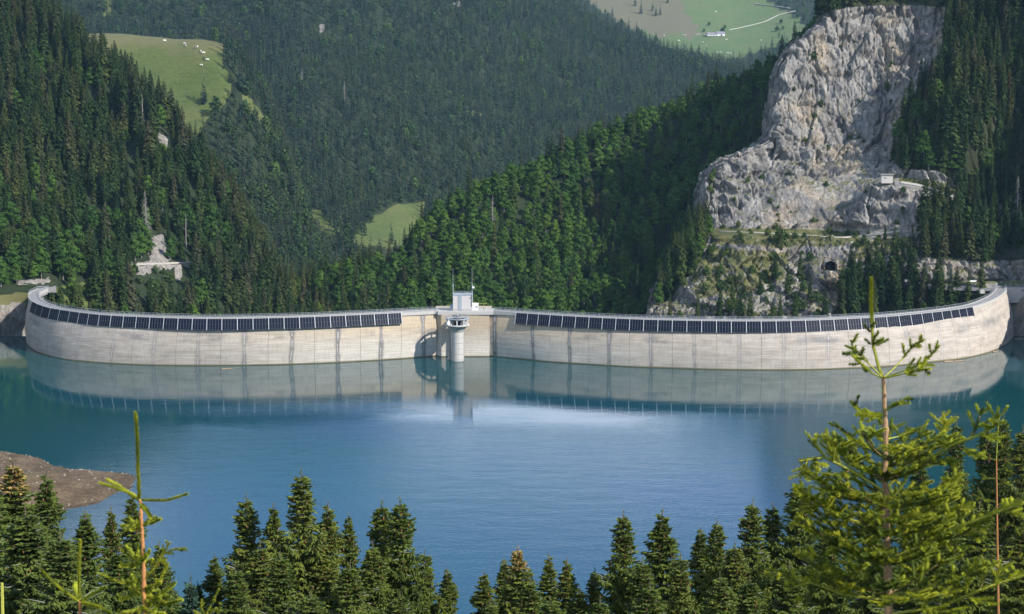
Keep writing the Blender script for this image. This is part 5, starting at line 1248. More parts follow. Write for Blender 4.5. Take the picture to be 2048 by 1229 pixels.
# ------------------------------------------------------------------ chalet
g_ = ground_at(PALP, 1431, 72); k = g_[1] / FPX; L = 36 * k; rz = .12
ch = tag(empty('chalet', g_ - np.array((0, 0, .5)), rz), 'long low alpine chalet with mauve grey roof on the far pasture', 'chalet')
def roof(x0, x1, dpt, z0, z1):
    b = MB(); V = [(x0, -dpt / 2, z0), (x1, -dpt / 2, z0), (x1, 0, z1), (x0, 0, z1), (x1, dpt / 2, z0), (x0, dpt / 2, z0)]
    V2 = [(x, y, z - .5) for x, y, z in V]; b.add(V + V2, [(0, 1, 2, 3), (3, 2, 4, 5), (7, 6, 9, 8), (8, 9, 11, 10), (0, 6, 7, 1), (4, 10, 11, 5), (1, 7, 8, 2), (2, 8, 10, 4), (0, 3, 9, 6), (3, 5, 11, 9)]); return b
b = MB(); b.box((-L * .22, 0, 1.8), (L * .5, 10, 3.6)); b.build('wall', M['white'], ch)
b = MB(); b.box((L * .27, 0, 2.4), (L * .46, 12, 4.8)); b.build('wall', M['white'], ch)
rm = simple('chalet_roof', (.24, .21, .25), .7, var=.2, scale=.5)
roof(-L * .5, L * .02, 12, 3.61, 7).build('roof', rm, ch); roof(L * .03, L * .52, 14, 4.81, 9).build('roof', rm, ch)
for x in (-.3, -.12): b = MB(); b.box((x * L, -5.06, 1.6), (1.4, .1, 1.6)); b.build('window', M['black'], ch)
b = MB(); b.box((.3 * L, -6.06, 1.6), (3, .1, 3.2)); b.build('door', M['bark'], ch)
# ------------------------------------------------------------------ driftwood
def log(px, py, L, r_, rz, lab, z=.08):
    q = onz(px, py, z); b = MB(); b.tube([(-L / 2, 0, 0), (0, .08 * L * .3, .02), (L / 2, 0, 0)], [r_, r_ * .9, r_ * .5], 7); o = b.build('driftwood', simple('wet_wood', (.33, .24, .16), .8, var=.3) if 'wet_wood' not in bpy.data.materials else bpy.data.materials['wet_wood'])
    o.location = q; o.rotation_euler = (0, 0, rz); tag(o, lab, 'log', 'driftwood at the dam foot')
log(455, 738, 4.6, .22, .25, 'single pale log floating before the left arch')
log(1908, 723.5, 9, .28, .3, 'longest floating log at the foot of the right arch'); log(1897, 723, 5, .25, .5, 'short log left of the longest log by the right arch'); log(1922, 722, 4.5, .2, .05, 'thin log right of the longest log by the right arch'); log(1990, 704, 3, .3, .6, 'small dark log close to the right end of the dam'); log(2040, 678, 6, .3, .4, 'log washed up at the right lake corner')

# ------------------------------------------------------------------ big spruces on the near bank
def near_spruce(name, H, Rm, seed, fol, tiptop=None, first=.28):
    r = np.random.RandomState(seed); parts = []; limbs = MB(); cones = MB(); tips = []
    z = H * first
    while z < H - .25:
        f = (z / H); rad = Rm * 1.12 * (1 - f) ** .88 * (0.9 + .22 * math.sin(z * 2.1 + seed)) + .04
        nb = int(r.uniform(6, 9)) if f < .93 else 5; a0 = r.rand() * 6.28
        for j in range(nb):
            az = a0 + 6.283 * j / nb + r.uniform(-.25, .25); L = rad * (r.uniform(.6, 1.15) if r.rand() > .15 else .45)
            up = .55 - 1.25 * min(1, (1 - f) * 2.2)          # rising near the tip, drooping lower down
            k = max(4, int(L / .09)); s_ = (np.arange(k) + .6) / k
            ca, sa = math.cos(az), math.sin(az)
            rr = L * s_; zz = z + r.uniform(-.16, .16) + L * (up * s_ * .8 + .45 * s_ ** 3 * (1 if up < 0 else .2))
            B = np.stack([ca * rr, sa * rr, zz], 1)
            if r.rand() < .30 and L > .5: limbs.tube([B[0], B[k // 2], B[-1]], [.03, .02, .008], 3, cap=False)
            fw = np.array((ca, sa, up * .4))
            for sd_ in (-1, 1):
                lat = np.array((-sa, ca, 0)) * sd_
                tl = (.14 + .30 * np.sin(np.pi * np.clip(s_ * .85 + .12, 0, 1)) * min(1, L / 1.2)) * r.uniform(.6, 1.25, k)
                hang = (.95 if f < .85 else .1)
                d = lat * r.uniform(.35, .9, (k, 1)) + fw * .45 + np.array((0, 0, -1)) * (hang * r.uniform(.5, 1.3, (k, 1))) + r.normal(size=(k, 3)) * .14
                d /= np.linalg.norm(d, axis=1)[:, None]
                sv = np.cross(d, r.normal(size=(k, 3))); sv /= np.linalg.norm(sv, axis=1)[:, None]
                parts.append(kites(B, d, sv, tl, np.full(k, .085) + tl * .12, .5)); parts.append(kites(B + d * .05, d, np.cross(d, sv), tl * .9, np.full(k, .08) + tl * .1, .5))
            # upper cover of the branch
            d = np.tile(fw / np.linalg.norm(fw), (k, 1)) + r.normal(size=(k, 3)) * .3; d /= np.linalg.norm(d, axis=1)[:, None]
            sv = np.cross(d, r.normal(size=(k, 3))); sv /= np.linalg.norm(sv, axis=1)[:, None]
            parts.append(kites(B, d, sv, np.full(k, .2), np.full(k, .09), .5)); tips.append((B[-1], f, L))
            if .55 < f < .975 and r.rand() < .42:
                q = B[min(k - 1, int(k * r.uniform(.6, 1)))] + (0, 0, -.05); c_ = r.uniform(.6, 1.15)
                cones.tube([q, q - np.array((0, 0, .05)) * c_, q - np.array((0, 0, .13)) * c_, q - np.array((0, 0, .20)) * c_], [.008, .035, .032, .008], 5, cap=False)
        z += r.uniform(.11, .18) if f > .85 else r.uniform(.17, .27)
    zt = np.linspace(H - .45, H + .12, 14); d = r.normal(size=(14, 3)) * .6 + (0, 0, 1.2); d /= np.linalg.norm(d, axis=1)[:, None]
    sv = np.cross(d, r.normal(size=(14, 3))); sv /= np.linalg.norm(sv, axis=1)[:, None]
    parts.append(kites(np.stack([0 * zt, 0 * zt, zt], 1), d, sv, np.full(14, .16), np.full(14, .05), .5))
    V, F = cat(parts); fm = np.zeros(len(F), int)
    if tiptop:
        zc = V[F[:, 0], 2]; rad_ = np.hypot(V[F[:, 0], 0], V[F[:, 0], 1]); fm = ((zc > H * .92) & (r.rand(len(F)) < .6)).astype(int) 
    crown = mesh_from(name + '_crown', V, F, [M[fol]] + ([M[tiptop]] if tiptop else []), fm)
    b = MB(); b.tube([(0, 0, -1.5), (0, 0, H * .4), (.04, 0, H * .8), (0, 0, H + .3)], [.26, .17, .06, .012], 7)
    return crown, b.mesh(name + '_trunk', M['bark'], True), limbs.mesh(name + '_limbs', M['lichen']), cones.mesh(name + '_cones', M['cone_brown']), H
NS = [near_spruce('near_spruce', 16, 3.1, 1, 'needle_near'), near_spruce('near_spruce', 16, 3.7, 2, 'needle_near'), near_spruce('near_spruce', 16, 2.5, 3, 'needle_near'), near_spruce('near_spruce', 16, 3.3, 4, 'needle_near', 'bud_brown')]
NSB = near_spruce('blue_spruce', 9, 2.2, 5, 'needle_blue', first=.1)
fore = [(25, 912, 90, 3, 1.2, 'dense spruce with orange brown top at the lower left edge'), (92, 938, 84, 2, 1.0, 'slim green spruce right of the orange brown topped one'), (-30, 960, 80, 1, 1.2, 'broad spruce cut by the left frame edge'),
        (170, 1018, 84, 2, 1.15, 'green spruce before the brown lake bank'), (222, 1010, 98, 2, .8, 'thin spruce between the bank and the left sapling'), (262, 980, 105, 2, .95, 'dark spruce right behind the tall left sapling'), (50, 1010, 74, 1, 1.2, 'broad shaded spruce filling the lower left corner'),
        (120, 1060, 70, 1, 1.0, 'spruce low behind the forked left sapling'), (240, 1090, 78, 1, .9, 'spruce low behind the tall left sapling'), (318, 1080, 84, 2, .9, 'low spruce just right of the tall left sapling'),
        (428, 1104, 95, 2, .9, 'small leftmost spruce of the middle left clump'), (492, 984, 92, 0, .95, 'pointed spruce left of the tallest in the middle left clump'), (547, 1003, 97, 2, .95, 'slim spruce between two pointed ones in the middle left clump'), (603, 934, 90, 0, 1.0, 'tallest pointed spruce of the middle left clump'),
        (656, 1000, 98, 2, 1.0, 'slim spruce right of the tallest in the middle left clump'), (697, 1022, 104, 2, .8, 'thin spruce tip in the gap before the twin topped one'), (764, 994, 92, 1, .85, 'left top of the twin topped spruce'), (800, 990, 90, 1, .9, 'right top of the twin topped spruce'),
        (850, 1096, 98, 0, .9, 'lower spruce on the right flank of the twin topped one'), (895, 1132, 104, 2, .9, 'small spruce at the left of the water gap'), (560, 1100, 84, 1, .9, 'low broad spruce under the tallest of the clump'), (700, 1120, 82, 1, .9, 'low broad spruce under the twin topped one'), (470, 1130, 80, 0, .9, 'low spruce in front of the clump, left'),
        (968, 1138, 98, 2, 1.0, 'small dark spruce at the right of the water gap'), (1008, 1112, 104, 2, .9, 'small spruce half hidden behind the tan topped one'), (1036, 1088, 94, 3, 1.0, 'dense spruce with tan cone covered top'), (1097, 1104, 102, 2, .9, 'thin spruce, left of two right of the tan top'), (1134, 1112, 98, 2, .9, 'thin spruce, right of two right of the tan top'),
        (1190, 1132, 98, 0, .8, 'small spruce left of the tall cone bearing one'), (1247, 1018, 92, 0, 1.0, 'tall cone bearing spruce right of the middle'), (1325, 1016, 95, 2, 1.25, 'tall narrow spruce right of the cone bearing one'), (1362, 1104, 90, 0, .9, 'low spruce right of the tall narrow one'),
        (1402, 1050, 104, 2, 1.0, 'spruce with lower left tip of a close pair'), (1434, 1034, 102, 0, .9, 'spruce with higher right tip of a close pair'), (1300, 1160, 80, 1, .9, 'low broad spruce between the two tall ones'), (1440, 1140, 82, 1, .9, 'low spruce with bare grey branches right of the pair'),
        (1506, 994, 120, 1, .9, 'dark spruce left of the big sapling, first of three'), (1546, 1002, 124, 0, 1.0, 'dark spruce left of the big sapling, second of three'), (1600, 950, 122, 1, 1.0, 'dark spruce left of the big sapling, tallest of three'), (1660, 1040, 115, 1, 1.0, 'dark spruce hidden behind the big sapling'), (1840, 905, 160, 0, 1.1, 'dark spruce tip behind the right side of the big sapling'),
        (1914, 834, 165, 0, 1.05, 'dark pointed spruce at right, left of the pair'), (1976, 842, 160, 1, 1.0, 'dark spruce at right, left one of the edge pair'), (2008, 824, 165, 0, 1.1, 'dark spruce at right, tallest at the frame edge'), (2046, 845, 158, 1, 1.1, 'dark spruce cut by the right frame edge'),
        (1880, 960, 130, 1, 1.2, 'broad dark spruce under the right tips'), (1960, 1000, 115, 1, 1.2, 'broad dark spruce low at right'), (2050, 1040, 100, 1, 1.2, 'broad dark spruce low at the right edge'), (1750, 1000, 140, 1, 1.1, 'dark spruce straight behind the big sapling trunk'), (1580, 1120, 95, 1, 1.1, 'low broad spruce left of the big sapling'), (1500, 1150, 90, 1, 1.0, 'low spruce at the bottom, left of the big sapling'),
        (1100, 1190, 80, 1, .9, 'low spruce at the bottom under the thin pair'), (980, 1200, 86, 0, .9, 'low spruce at the bottom right of the gap'), (800, 1180, 84, 1, .9, 'low spruce at the bottom under the twin tops'), (620, 1180, 78, 1, .9, 'low spruce at the bottom middle of the left clump'), (1200, 1190, 84, 1, .9, 'low spruce at the bottom left of the cone bearing one'),
        (330, 1150, 88, 1, .9, 'low spruce at the bottom, beside the small bluish fir'), (395, 1160, 96, 2, .9, 'thin low spruce at the bottom behind the bluish fir'), (520, 1080, 88, 1, .95, 'broad low spruce between the pointed ones of the left clump'), (640, 1090, 90, 1, .95, 'broad low spruce right below the tallest of the left clump'),
        (1060, 1150, 88, 1, .9, 'broad low spruce under the tan topped one'), (1160, 1170, 92, 2, .9, 'slim low spruce at the bottom right of the thin pair'), (1285, 1110, 90, 1, .9, 'mid height broad spruce against the cone bearing one'), (1470, 1080, 100, 1, 1.0, 'broad spruce filling the gap left of the dark trio'), (745, 1080, 88, 1, .9, 'broad low spruce left below the twin tops')]
for k, (px, py, D, v, wd, lab) in enumerate(fore):
    top = at(px, py, D); gz = float(near_z(np.array([top[0]]), np.array([top[1]]))[0]); Hh = max(6.0, top[2] - gz); s_ = Hh / 16.35
    K = NS[v]; sxy = max(.95, min(1.25, s_)) * wd * 1.36
    o = empty('spruce_tree', (top[0], top[1], gz), k * 2.4, (sxy, sxy, s_)); tag(o, lab, 'spruce', 'spruces on the near bank')
    for nm, me_, st in (('crown', K[0], 0), ('trunk', K[1], 0), ('limbs', K[2], 1), ('cones', K[3], 1)):
        c_ = link(bpy.data.objects.new(nm, me_), o)
        if st: c_['kind'] = 'stuff'
top = at(380, 1146, 74); gz = float(near_z(top[0:1], top[1:2])[0]); s_ = (top[2] - gz) / 9.3
o = empty('spruce_tree', (top[0], top[1], gz), 0, (1.0, 1.0, s_)); tag(o, 'small bluish fir at the bottom left of the water', 'spruce', 'spruces on the near bank')
link(bpy.data.objects.new('crown', NSB[0]), o); link(bpy.data.objects.new('trunk', NSB[1]), o)
# leafy bush mass on the far left bank
for px, py, s, lab in ((-14, 905, .62, 'dark leafy tree at the left frame edge above the brown bank'), (-60, 880, .8, 'dark leafy tree mostly outside the left frame edge')):
    q = onz(px, py, 0); gz = float(near_z(q[0:1], q[1:2])[0]); tree_root('leafy_tree', LF[0][0], LF[0][1], (q[0] - 3, q[1], gz), s, 1.0, lab, 'tree', 'trees on the near bank')

# ------------------------------------------------------------------ young spruces right in front
M['young_bark'] = simple('young_bark', (.40, .40, .07), .8, var=.3, scale=50)
class Sap:
    def __init__(s, D, seed): s.D = D; s.r = np.random.RandomState(seed); s.sc = D / FPX
    def p(s, px, py, dd=0.0): return at(px, py, s.D + dd)
def needles(pts, r0, dens, ln, r, tipf=True):
    """needles all round a shoot"""
    pts = np.array(pts, float); seg = np.diff(pts, axis=0); L = np.linalg.norm(seg, axis=1); T = L.sum(); n = max(8, int(T * dens * 2.0))
    s_ = np.sort(r.rand(n)) * T; cum = np.concatenate([[0], np.cumsum(L)]); i = np.clip(np.searchsorted(cum, s_, 'right') - 1, 0, len(L) - 1)
    f = ((s_ - cum[i]) / L[i])[:, None]; B = pts[i] * (1 - f) + pts[i + 1] * f; t_ = seg[i] / L[i][:, None]
    a = np.cross(t_, r.normal(size=(n, 3))); a /= np.linalg.norm(a, axis=1)[:, None]
    d = a * r.uniform(.75, 1.0, (n, 1)) + t_ * r.uniform(.55, 1.05, (n, 1)) + (0, 0, .12); d /= np.linalg.norm(d, axis=1)[:, None]
    sv = np.cross(d, t_); sv /= np.linalg.norm(sv, axis=1)[:, None] + 1e-9
    ll = ln * r.uniform(.75, 1.15, n) * np.clip((T - s_) / (ln * 1.2) * .4 + .6, .5, 1); w = ln * .17
    V = np.stack([B - sv * w / 2, B + sv * w / 2, B + d * ll[:, None]], 1).reshape(-1, 3)
    return V, np.arange(3 * n).reshape(n, 3)
class Br:
    """one branch with all its shoots, becomes one part"""
    def __init__(s): s.st = MB(); s.nd = []; s.nm = []
    def shoot(s, pts, r0, r1, r, young=1, ln=.017, dens=900, bare=False, kst=5, stm=0):
        k = len(pts); s.st.tube(pts, [(r0 + (r1 - r0) * i / (k - 1)) * (.62 if r0 < .0075 else .9) for i in range(k)], kst, 4 if (young and not stm) else stm)
        if not bare:
            V, F = needles(pts, r0, dens, ln * 1.25, r); s.nd.append((V, F)); s.nm.append(np.full(len(F), 1 + young))
    def build(s, name, parent):
        V0 = np.array(s.st.V); F = [tuple(f) for f in s.st.F]; fm = list(s.st.M); o = len(V0); Vs = [V0]
        for (V, f), m_ in zip(s.nd, s.nm):
            F += [tuple(x) for x in (f + o).tolist()]; Vs.append(V); o += len(V); fm += [3 if q == 2 else 2 for q in m_.tolist()]
        me = mesh_from(name, np.vstack(Vs), F, [M[BARK], M['bark'], M['needle_green'], M['needle_young'], M['young_bark']], fm)
        ob = link(bpy.data.objects.new(name, me)); ob.parent = parent; ob.matrix_parent_inverse = Matrix.Translation(-Vector(parent.location)); return ob
def rough(pts, rad, r, n=60):
    """bark swells at every old whorl and is never quite straight"""
    pts = np.array(pts, float); t_ = np.linspace(0, len(pts) - 1, n); q = np.stack([np.interp(t_, range(len(pts)), pts[:, k]) for k in range(3)], 1)
    rr = np.interp(t_, range(len(pts)), rad) * (1 + .10 * r.normal(size=n) + .22 * (np.arange(n) % 9 == 4)); q[:, 0] += .0016 * r.normal(size=n).cumsum() * .5; return q, rr
def curve(p0, d, L, r, up=.25, n=5):
    d = np.array(d, float); d /= np.linalg.norm(d); P_ = [np.array(p0, float)]
    for i in range(n): d = d + np.array((0, 0, up / n)) + r.normal(size=3) * .03; d /= np.linalg.norm(d); P_.append(P_[-1] + d * L / n)
    return P_
def bough(B, p0, d, L, r, lvl, th, ln=.017, dens=900, up=.25, young=None, start=.12, gap=.055):
    pts = curve(p0, d, L, r, up, 6 if lvl else 4)
    y = young if young is not None else (1 if (L < .12 and r.rand() < .8 or r.rand() < .4) else 0)
    B.shoot(pts, th, th * .45, r, y, ln, dens, kst=5 if lvl > 1 else 4)
    if lvl <= 0: return
    n = max(2, int(L * (1 - start) / gap))
    for i in range(n):
        f = start + (1 - start) * (i + .5) / n; j = min(len(pts) - 2, int(f * (len(pts) - 1))); g = f * (len(pts) - 1) - j
        q = pts[j] * (1 - g) + pts[j + 1] * g; t_ = pts[j + 1] - pts[j]; t_ /= np.linalg.norm(t_); lat = np.cross(t_, (0, 0, 1)); lat /= np.linalg.norm(lat) + 1e-9
        for sd_ in (-1, 1):
            if r.rand() < .2: continue
            l2 = min(.24, (L * (1 - f) * .6 + .05)) * r.uniform(.7, 1.15)
            bough(B, q, t_ * .75 + lat * sd_ * r.uniform(.7, 1.0) + (0, 0, r.uniform(-.12, .22)), l2, r, lvl - 1 if l2 > .09 else 0, th * .6, ln * .92, dens, .15, None, .2, gap)
def poly_bough(B, s, pts, th, r, lvl=0, side=.07, gap=.05, ln=.017, dens=900, young=1, bare_to=0.0):
    """hand-laid branch: pts = (px,py,depth) and short shoots from `bare_to` outwards"""
    P_ = [s.p(*q) for q in pts]; Q_ = []
    for a, c in zip(P_[:-1], P_[1:]): Q_ += [a * (1 - t_) + c * t_ for t_ in (0, .33, .66)]
    Q_.append(P_[-1]); k = len(Q_); cut = int(bare_to * (k - 1))
    if cut: B.shoot(Q_[:cut + 1], th, th * .8, r, bare=False, ln=ln * .55, dens=dens * .35)
    B.shoot(Q_[cut:], th * .85, th * .5, r, young, ln, dens)
    tot = sum(np.linalg.norm(b - a) for a, b in zip(Q_[:-1], Q_[1:])); n = int(tot * (1 - bare_to) / gap)
    for i in range(n):
        f = bare_to + (1 - bare_to) * (i + .6) / n; j = min(k - 2, int(f * (k - 1))); q = Q_[j]; t_ = Q_[j + 1] - Q_[j]; t_ /= np.linalg.norm(t_)
        lat = np.cross(t_, r.normal(size=3)); lat /= np.linalg.norm(lat)
        if side > 0: bough(B, q, t_ * .8 + lat, side * r.uniform(.6, 1.2), r, lvl, th * .6, ln, dens, .2, None)
# --- big sapling, right
BARK = 'bark_tan'
s = Sap(8.0, 3); r = s.r; gz = float(near_z(np.array([1.7]), np.array([8.0]))[0])
sap = tag(empty('young_spruce', (s.p(1775, 1229)[0], 8.0, gz)), 'large bright green young spruce with bare top shoot close to the camera, right', 'young spruce', 'young spruces close to the camera')
B = Br(); low = [s.p(1776, 1229), s.p(1790, 1700)]; B.st.tube(*rough([s.p(1766, 757), s.p(1769, 850), s.p(1767, 960), s.p(1774, 1080), s.p(1776, 1229), s.p(1782, 1700)], [.009, .012, .0155, .0175, .021, .034], r), 9)
B.shoot([s.p(1766, 760), s.p(1768, 900)], .006, .006, r, 0, .02, 260); B.shoot([s.p(1768, 900), s.p(1775, 1229)], .006, .006, r, 0, .026, 120); B.build('trunk', sap)
B = Br(); B.shoot([s.p(1743, 556), s.p(1742, 600), s.p(1744, 650)][::-1], .0058, .0045, r, 1, .019, 2600); B.shoot([s.p(1744, 650), s.p(1746, 690), s.p(1757, 733), s.p(1766, 758)][::-1], .0085, .006, r, 1, .016, 1500)
for a in [((1742, 665), (1728, 650)), ((1742, 690), (1730, 678)), ((1745, 685), (1756, 664)), ((1746, 690), (1766, 678)), ((1748, 692), (1776, 680)), ((1743, 655), (1750, 645))]:
    B.shoot([s.p(*a[0]), s.p(*a[1], r.uniform(-.08, .08))], .004, .002, r, 0, .018, 1100)
B.build('leader', sap)
tops = [([(1766, 757, 0), (1745, 735, -.05), (1722, 712, -.08), (1708, 700, -.1), (1702, 682, -.1)], .35), ([(1766, 757, 0), (1745, 748, .1), (1722, 728, .15), (1706, 712, .18), (1702, 705, .2)], .3), ([(1766, 757, 0), (1790, 735, .05), (1810, 712, .08), (1828, 690, .08), (1848, 680, .05)], .45),
        ([(1766, 757, 0), (1800, 745, -.1), (1835, 732, -.15), (1856, 718, -.15), (1878, 692, -.18)], .35), ([(1766, 757, 0), (1800, 750, -.25), (1830, 742, -.35), (1860, 738, -.4)], .5),
        ([(1766, 830, 0), (1745, 828, .05), (1720, 822, .05), (1704, 805, .02)], .3), ([(1766, 825, 0), (1785, 812, -.05), (1800, 806, -.1), (1816, 795, -.1)], .2), ([(1766, 830, 0), (1750, 832, -.2), (1712, 830, -.3)], .2),
        ([(1767, 875, 0), (1748, 868, .05), (1716, 862, .1)], .1), ([(1767, 880, 0), (1795, 874, .05), (1820, 864, .1), (1854, 862, .12)], .35)]
for q, bt in tops:
    B = Br(); poly_bough(B, s, q, .0062, r, 0, .055, .036, .018, 1000, 1, bt); B.build('branch', sap)
for yp, n, L, el in [(915, 5, .28, .34), (962, 6, .36, .32), (1014, 6, .43, .28), (1070, 7, .47, .24), (1128, 7, .51, .2), (1190, 8, .54, .16)]:
    a0 = r.rand() * 6.28
    for j in range(n):
        az = a0 + 6.283 * j / n + r.uniform(-.25, .25); B = Br()
        bough(B, s.p(1770, yp), (math.cos(az), math.sin(az), el + r.uniform(-.1, .15)), L * r.uniform(.75, 1.1), r, 2, .007, .019, 900, .38, 0, .12, .078); B.build('branch', sap)
for q, bt in [([(1772, 960, 0), (1830, 945, -.1), (1862, 915, -.15), (1905, 890, -.2), (1960, 870, -.25), (2006, 842, -.3)], .3), ([(1772, 985, 0), (1700, 940, -.1), (1650, 915, -.15), (1598, 922, -.2)], .3), ([(1774, 1120, 0), (1850, 1090, -.1), (1930, 1050, -.2), (2046, 1005, -.3)], .35),
              ([(1775, 1229, 0), (1880, 1215, -.1), (1960, 1180, -.2), (2048, 1150, -.2)], .2), ([(1772, 1060, 0), (1700, 1040, 0), (1640, 1010, 0), (1600, 1015, 0)], .3), ([(1775, 1200, 0), (1690, 1190, 0), (1620, 1165, 0), (1570, 1180, 0)], .2), ([(1772, 930, 0), (1820, 905, .1), (1870, 880, .2), (1900, 858, .2)], .3)]:
    B = Br(); poly_bough(B, s, q, .009, r, 1, .13, .05, .018, 900, 1, bt); B.build('branch', sap)
# --- tall sapling, left
BARK = 'bark_orange'
s = Sap(9.0, 8); r = s.r
def ground_of(px, D): q = at(px, 1229, D); return (q[0], D, float(near_z(np.array([q[0]]), np.array([D]))[0]))
sap = tag(empty('young_spruce', ground_of(286, 9.0)), 'tall yellow green sapling with orange stem at lower left', 'young spruce', 'young spruces close to the camera')
B = Br(); B.st.tube(*rough([s.p(280, 1000), s.p(284, 1100), s.p(288, 1229), s.p(292, 1600)], [.0075, .010, .012, .02], r), 8); B.shoot([s.p(281, 1005), s.p(284, 1110)], .004, .004, r, 1, .010, 350); B.build('trunk', sap)
B = Br(); B.shoot([s.p(279, 1000), s.p(276, 940), s.p(275, 880), s.p(271, 826)], .0062, .0042, r, 1, .020, 2600); B.build('leader', sap)
for q in [[(279, 1000, 0), (255, 985, 0), (228, 975, 0), (198, 966, 0)], [(279, 1000, 0), (260, 988, .15), (238, 972, .2), (214, 960, .25)], [(281, 1000, 0), (305, 1001, 0), (335, 1001, 0), (376, 988, 0)], [(282, 1010, 0), (292, 1020, -.2), (302, 1036, -.3)]]:
    B = Br(); poly_bough(B, s, q, .0048, r, 0, 0, .05, .016, 2200, 1, 0); B.build('branch', sap)
for yp, lst in ((1050, [(243, 1052), (262, 1043), (322, 1038), (305, 1040), (262, 1060)]), (1125, [(243, 1100), (252, 1092), (240, 1132), (300, 1100), (272, 1088), (306, 1118)]), (1180, [(255, 1160), (315, 1180), (265, 1150), (325, 1160), (240, 1200), (330, 1205)]), (1215, [(235, 1229), (330, 1229), (365, 1200), (350, 1170)])):
    for x, y in lst:
        B = Br(); poly_bough(B, s, [(283, yp, 0), ((283 + x) / 2, (yp + y) / 2 + 3, r.uniform(-.1, .1)), (x, y, r.uniform(-.2, .2))], .004, r, 0, .04, .05, .016, 1200, 1, 0); B.build('branch', sap)
for q in [[(288, 1160, 0), (310, 1135, 0), (328, 1105, 0), (340, 1085, 0)], [(325, 1110, 0), (345, 1100, 0), (372, 1097, 0)], [(310, 1180, 0), (325, 1150, 0), (337, 1127, 0)], [(288, 1190, 0), (250, 1170, 0), (196, 1146, 0)], [(288, 1200, 0), (320, 1190, 0), (352, 1165, 0)]]:
    B = Br(); poly_bough(B, s, q, .005, r, 0, .05, .045, .016, 1200, 1, 0); B.build('branch', sap)
# --- forked sapling further left, and two bits at the edge
s = Sap(9.6, 9); r = s.r
sap = tag(empty('young_spruce', ground_of(160, 9.6)), 'short yellow green sapling with two raised arms at the lower left', 'young spruce', 'young spruces close to the camera')
B = Br(); B.st.tube([s.p(160, 1203), s.p(160, 1260), s.p(162, 1600)], [.009, .011, .018], 8); B.build('trunk', sap)
B = Br(); B.shoot([s.p(159, 1200), s.p(158, 1140), s.p(161, 1081)], .0065, .006, r, 1, .018, 2400); B.build('leader', sap)
for q in [[(158, 1203, 0), (130, 1185, 0), (103, 1162, 0), (83, 1140, 0)], [(161, 1203, 0), (185, 1190, 0), (212, 1174, 0)], [(158, 1200, .1), (150, 1175, .3), (152, 1166, .4)], [(161, 1205, 0), (200, 1215, -.1), (222, 1225, -.1)]]:
    B = Br(); poly_bough(B, s, q, .0055, r, 0, 0, .05, .017, 2200, 1, 0); B.build('branch', sap)
s = Sap(9.0, 10); r = s.r
sap = tag(empty('young_spruce', ground_of(5, 9.0)), 'single yellow green shoot at the bottom left corner', 'young spruce', 'young spruces close to the camera')
B = Br(); B.shoot([s.p(6, 1600), s.p(5, 1229), s.p(4, 1166)], .012, .008, r, 1, .010, 1100); B.build('leader', sap)
s = Sap(9.0, 12); r = s.r
sap = tag(empty('young_spruce', ground_of(415, 9.0)), 'low yellow green sapling top at the bottom, right of the tall one', 'young spruce', 'young spruces close to the camera')
B = Br(); B.st.tube([s.p(412, 1232), s.p(414, 1600)], [.006, .015], 6); B.build('trunk', sap)
for q in [[(411, 1232, 0), (425, 1205, 0), (438, 1178, 0)], [(411, 1232, 0), (402, 1215, 0), (404, 1200, 0)], [(411, 1234, 0), (428, 1222, 0), (442, 1216, 0)], [(411, 1234, 0), (396, 1226, 0), (388, 1222, 0)]]:
    B = Br(); poly_bough(B, s, q, .0045, r, 0, .03, .05, .013, 1400, 1, .0); B.build('branch', sap)
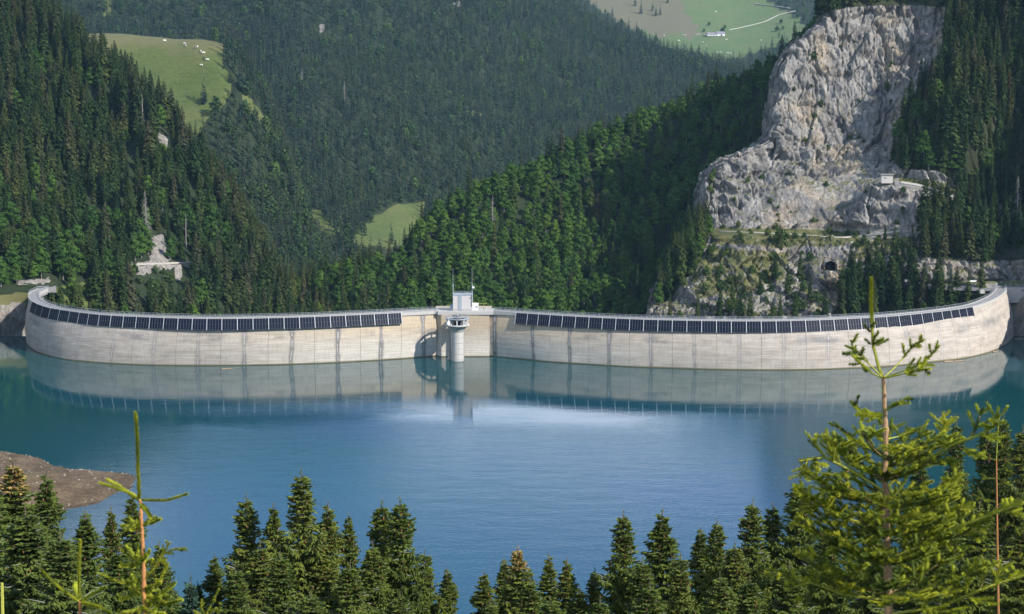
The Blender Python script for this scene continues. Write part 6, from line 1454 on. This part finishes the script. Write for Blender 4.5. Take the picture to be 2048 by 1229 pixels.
# --- thin sapling at the right edge
s = Sap(14.0, 13); r = s.r
sap = tag(empty('young_spruce', ground_of(1992, 14.0)), 'thin spindly sapling with sparse shoots at the right edge', 'young spruce', 'young spruces close to the camera')
B = Br(); B.st.tube([s.p(1993, 920), s.p(1994, 1020), s.p(1996, 1150), s.p(2000, 1500)], [.005, .007, .009, .015], 7); B.build('trunk', sap)
B = Br(); B.shoot([s.p(1993, 920), s.p(1995, 880), s.p(1999, 832)], .007, .004, r, 1, .014, 500); B.build('leader', sap)
for q in [[(1993, 921, 0), (1975, 916, 0), (1958, 906, 0)], [(1993, 921, 0), (2020, 920, 0), (2042, 912, 0)], [(1993, 912, 0), (2005, 898, 0), (2010, 892, 0)], [(1994, 940, 0), (2010, 938, 0), (2026, 934, 0)], [(1994, 958, 0), (1975, 957, 0), (1962, 948, 0)], [(1994, 970, 0), (2008, 968, 0), (2024, 966, 0)], [(1995, 1005, 0), (1970, 1000, 0), (1945, 990, 0)], [(1995, 1010, 0), (2020, 1000, 0), (2046, 995, 0)], [(1995, 1050, 0), (1960, 1040, 0), (1930, 1052, 0)], [(1996, 1060, 0), (2020, 1050, 0), (2050, 1060, 0)], [(1996, 1100, 0), (1960, 1098, 0), (1938, 1105, 0)], [(1996, 1120, 0), (2025, 1115, 0), (2060, 1120, 0)]]:
    B = Br(); poly_bough(B, s, q, .006, r, 0, .07, .09, .020, 650, 0, .1); B.build('branch', sap)
# ------------------------------------------------------------------ stones on the drawn-down bank
r = np.random.RandomState(77); V, F, k = [], [], 0
for i in range(2600):
    x, y = r.uniform(-190, -100), r.uniform(440, 560); z = float(near_z(np.array([x]), np.array([y]))[0])
    if not 0.0 < z < 11 or r.rand() > .25 + .75 * max(0, 1 - z / 6): continue
    s_ = .12 + .45 * r.rand() ** 3; a = r.rand() * 6.28
    P_ = np.array([(math.cos(a + j * 1.257) * s_ * r.uniform(.7, 1.2), math.sin(a + j * 1.257) * s_ * r.uniform(.7, 1.2), -.1) for j in range(5)] + [(0.2 * s_, 0, s_ * .7), (-.2 * s_, .1 * s_, s_ * .6)]) + (x, y, z)
    V.append(P_); F += [(k + j, k + (j + 1) % 5, k + (5 if j < 3 else 6)) for j in range(5)] + [(k + 3, k + 6, k + 5), (k, k + 5, k + 6)]; k += 7
o = link(bpy.data.objects.new('bank_stones', mesh_from('bank_stones', np.vstack(V), np.array(F), simple('stone', (.26, .22, .17), .9, var=.35, scale=1)))); tag(o, 'loose stones strewn over the brown bank', 'stones', kind='stuff')
# ------------------------------------------------------------------ air
hb = MB(); hb.box((0, 3500, 480), (9000, 8200, 1120))
hm = bpy.data.materials.new('haze_air'); hm.use_nodes = True; hn = hm.node_tree; hn.nodes.remove(hn.nodes['Principled BSDF'])
pv = hn.nodes.new('ShaderNodeVolumePrincipled'); pv.inputs['Color'].default_value = (0.42, 0.72, 1.0, 1); pv.inputs['Density'].default_value = 0.00003; pv.inputs['Anisotropy'].default_value = 0.0
hn.links.new(pv.outputs[0], hn.nodes['Material Output'].inputs['Volume'])
hz_o = hb.build('haze', hm); tag(hz_o, 'thin bluish haze over the valley', 'haze', kind='stuff')
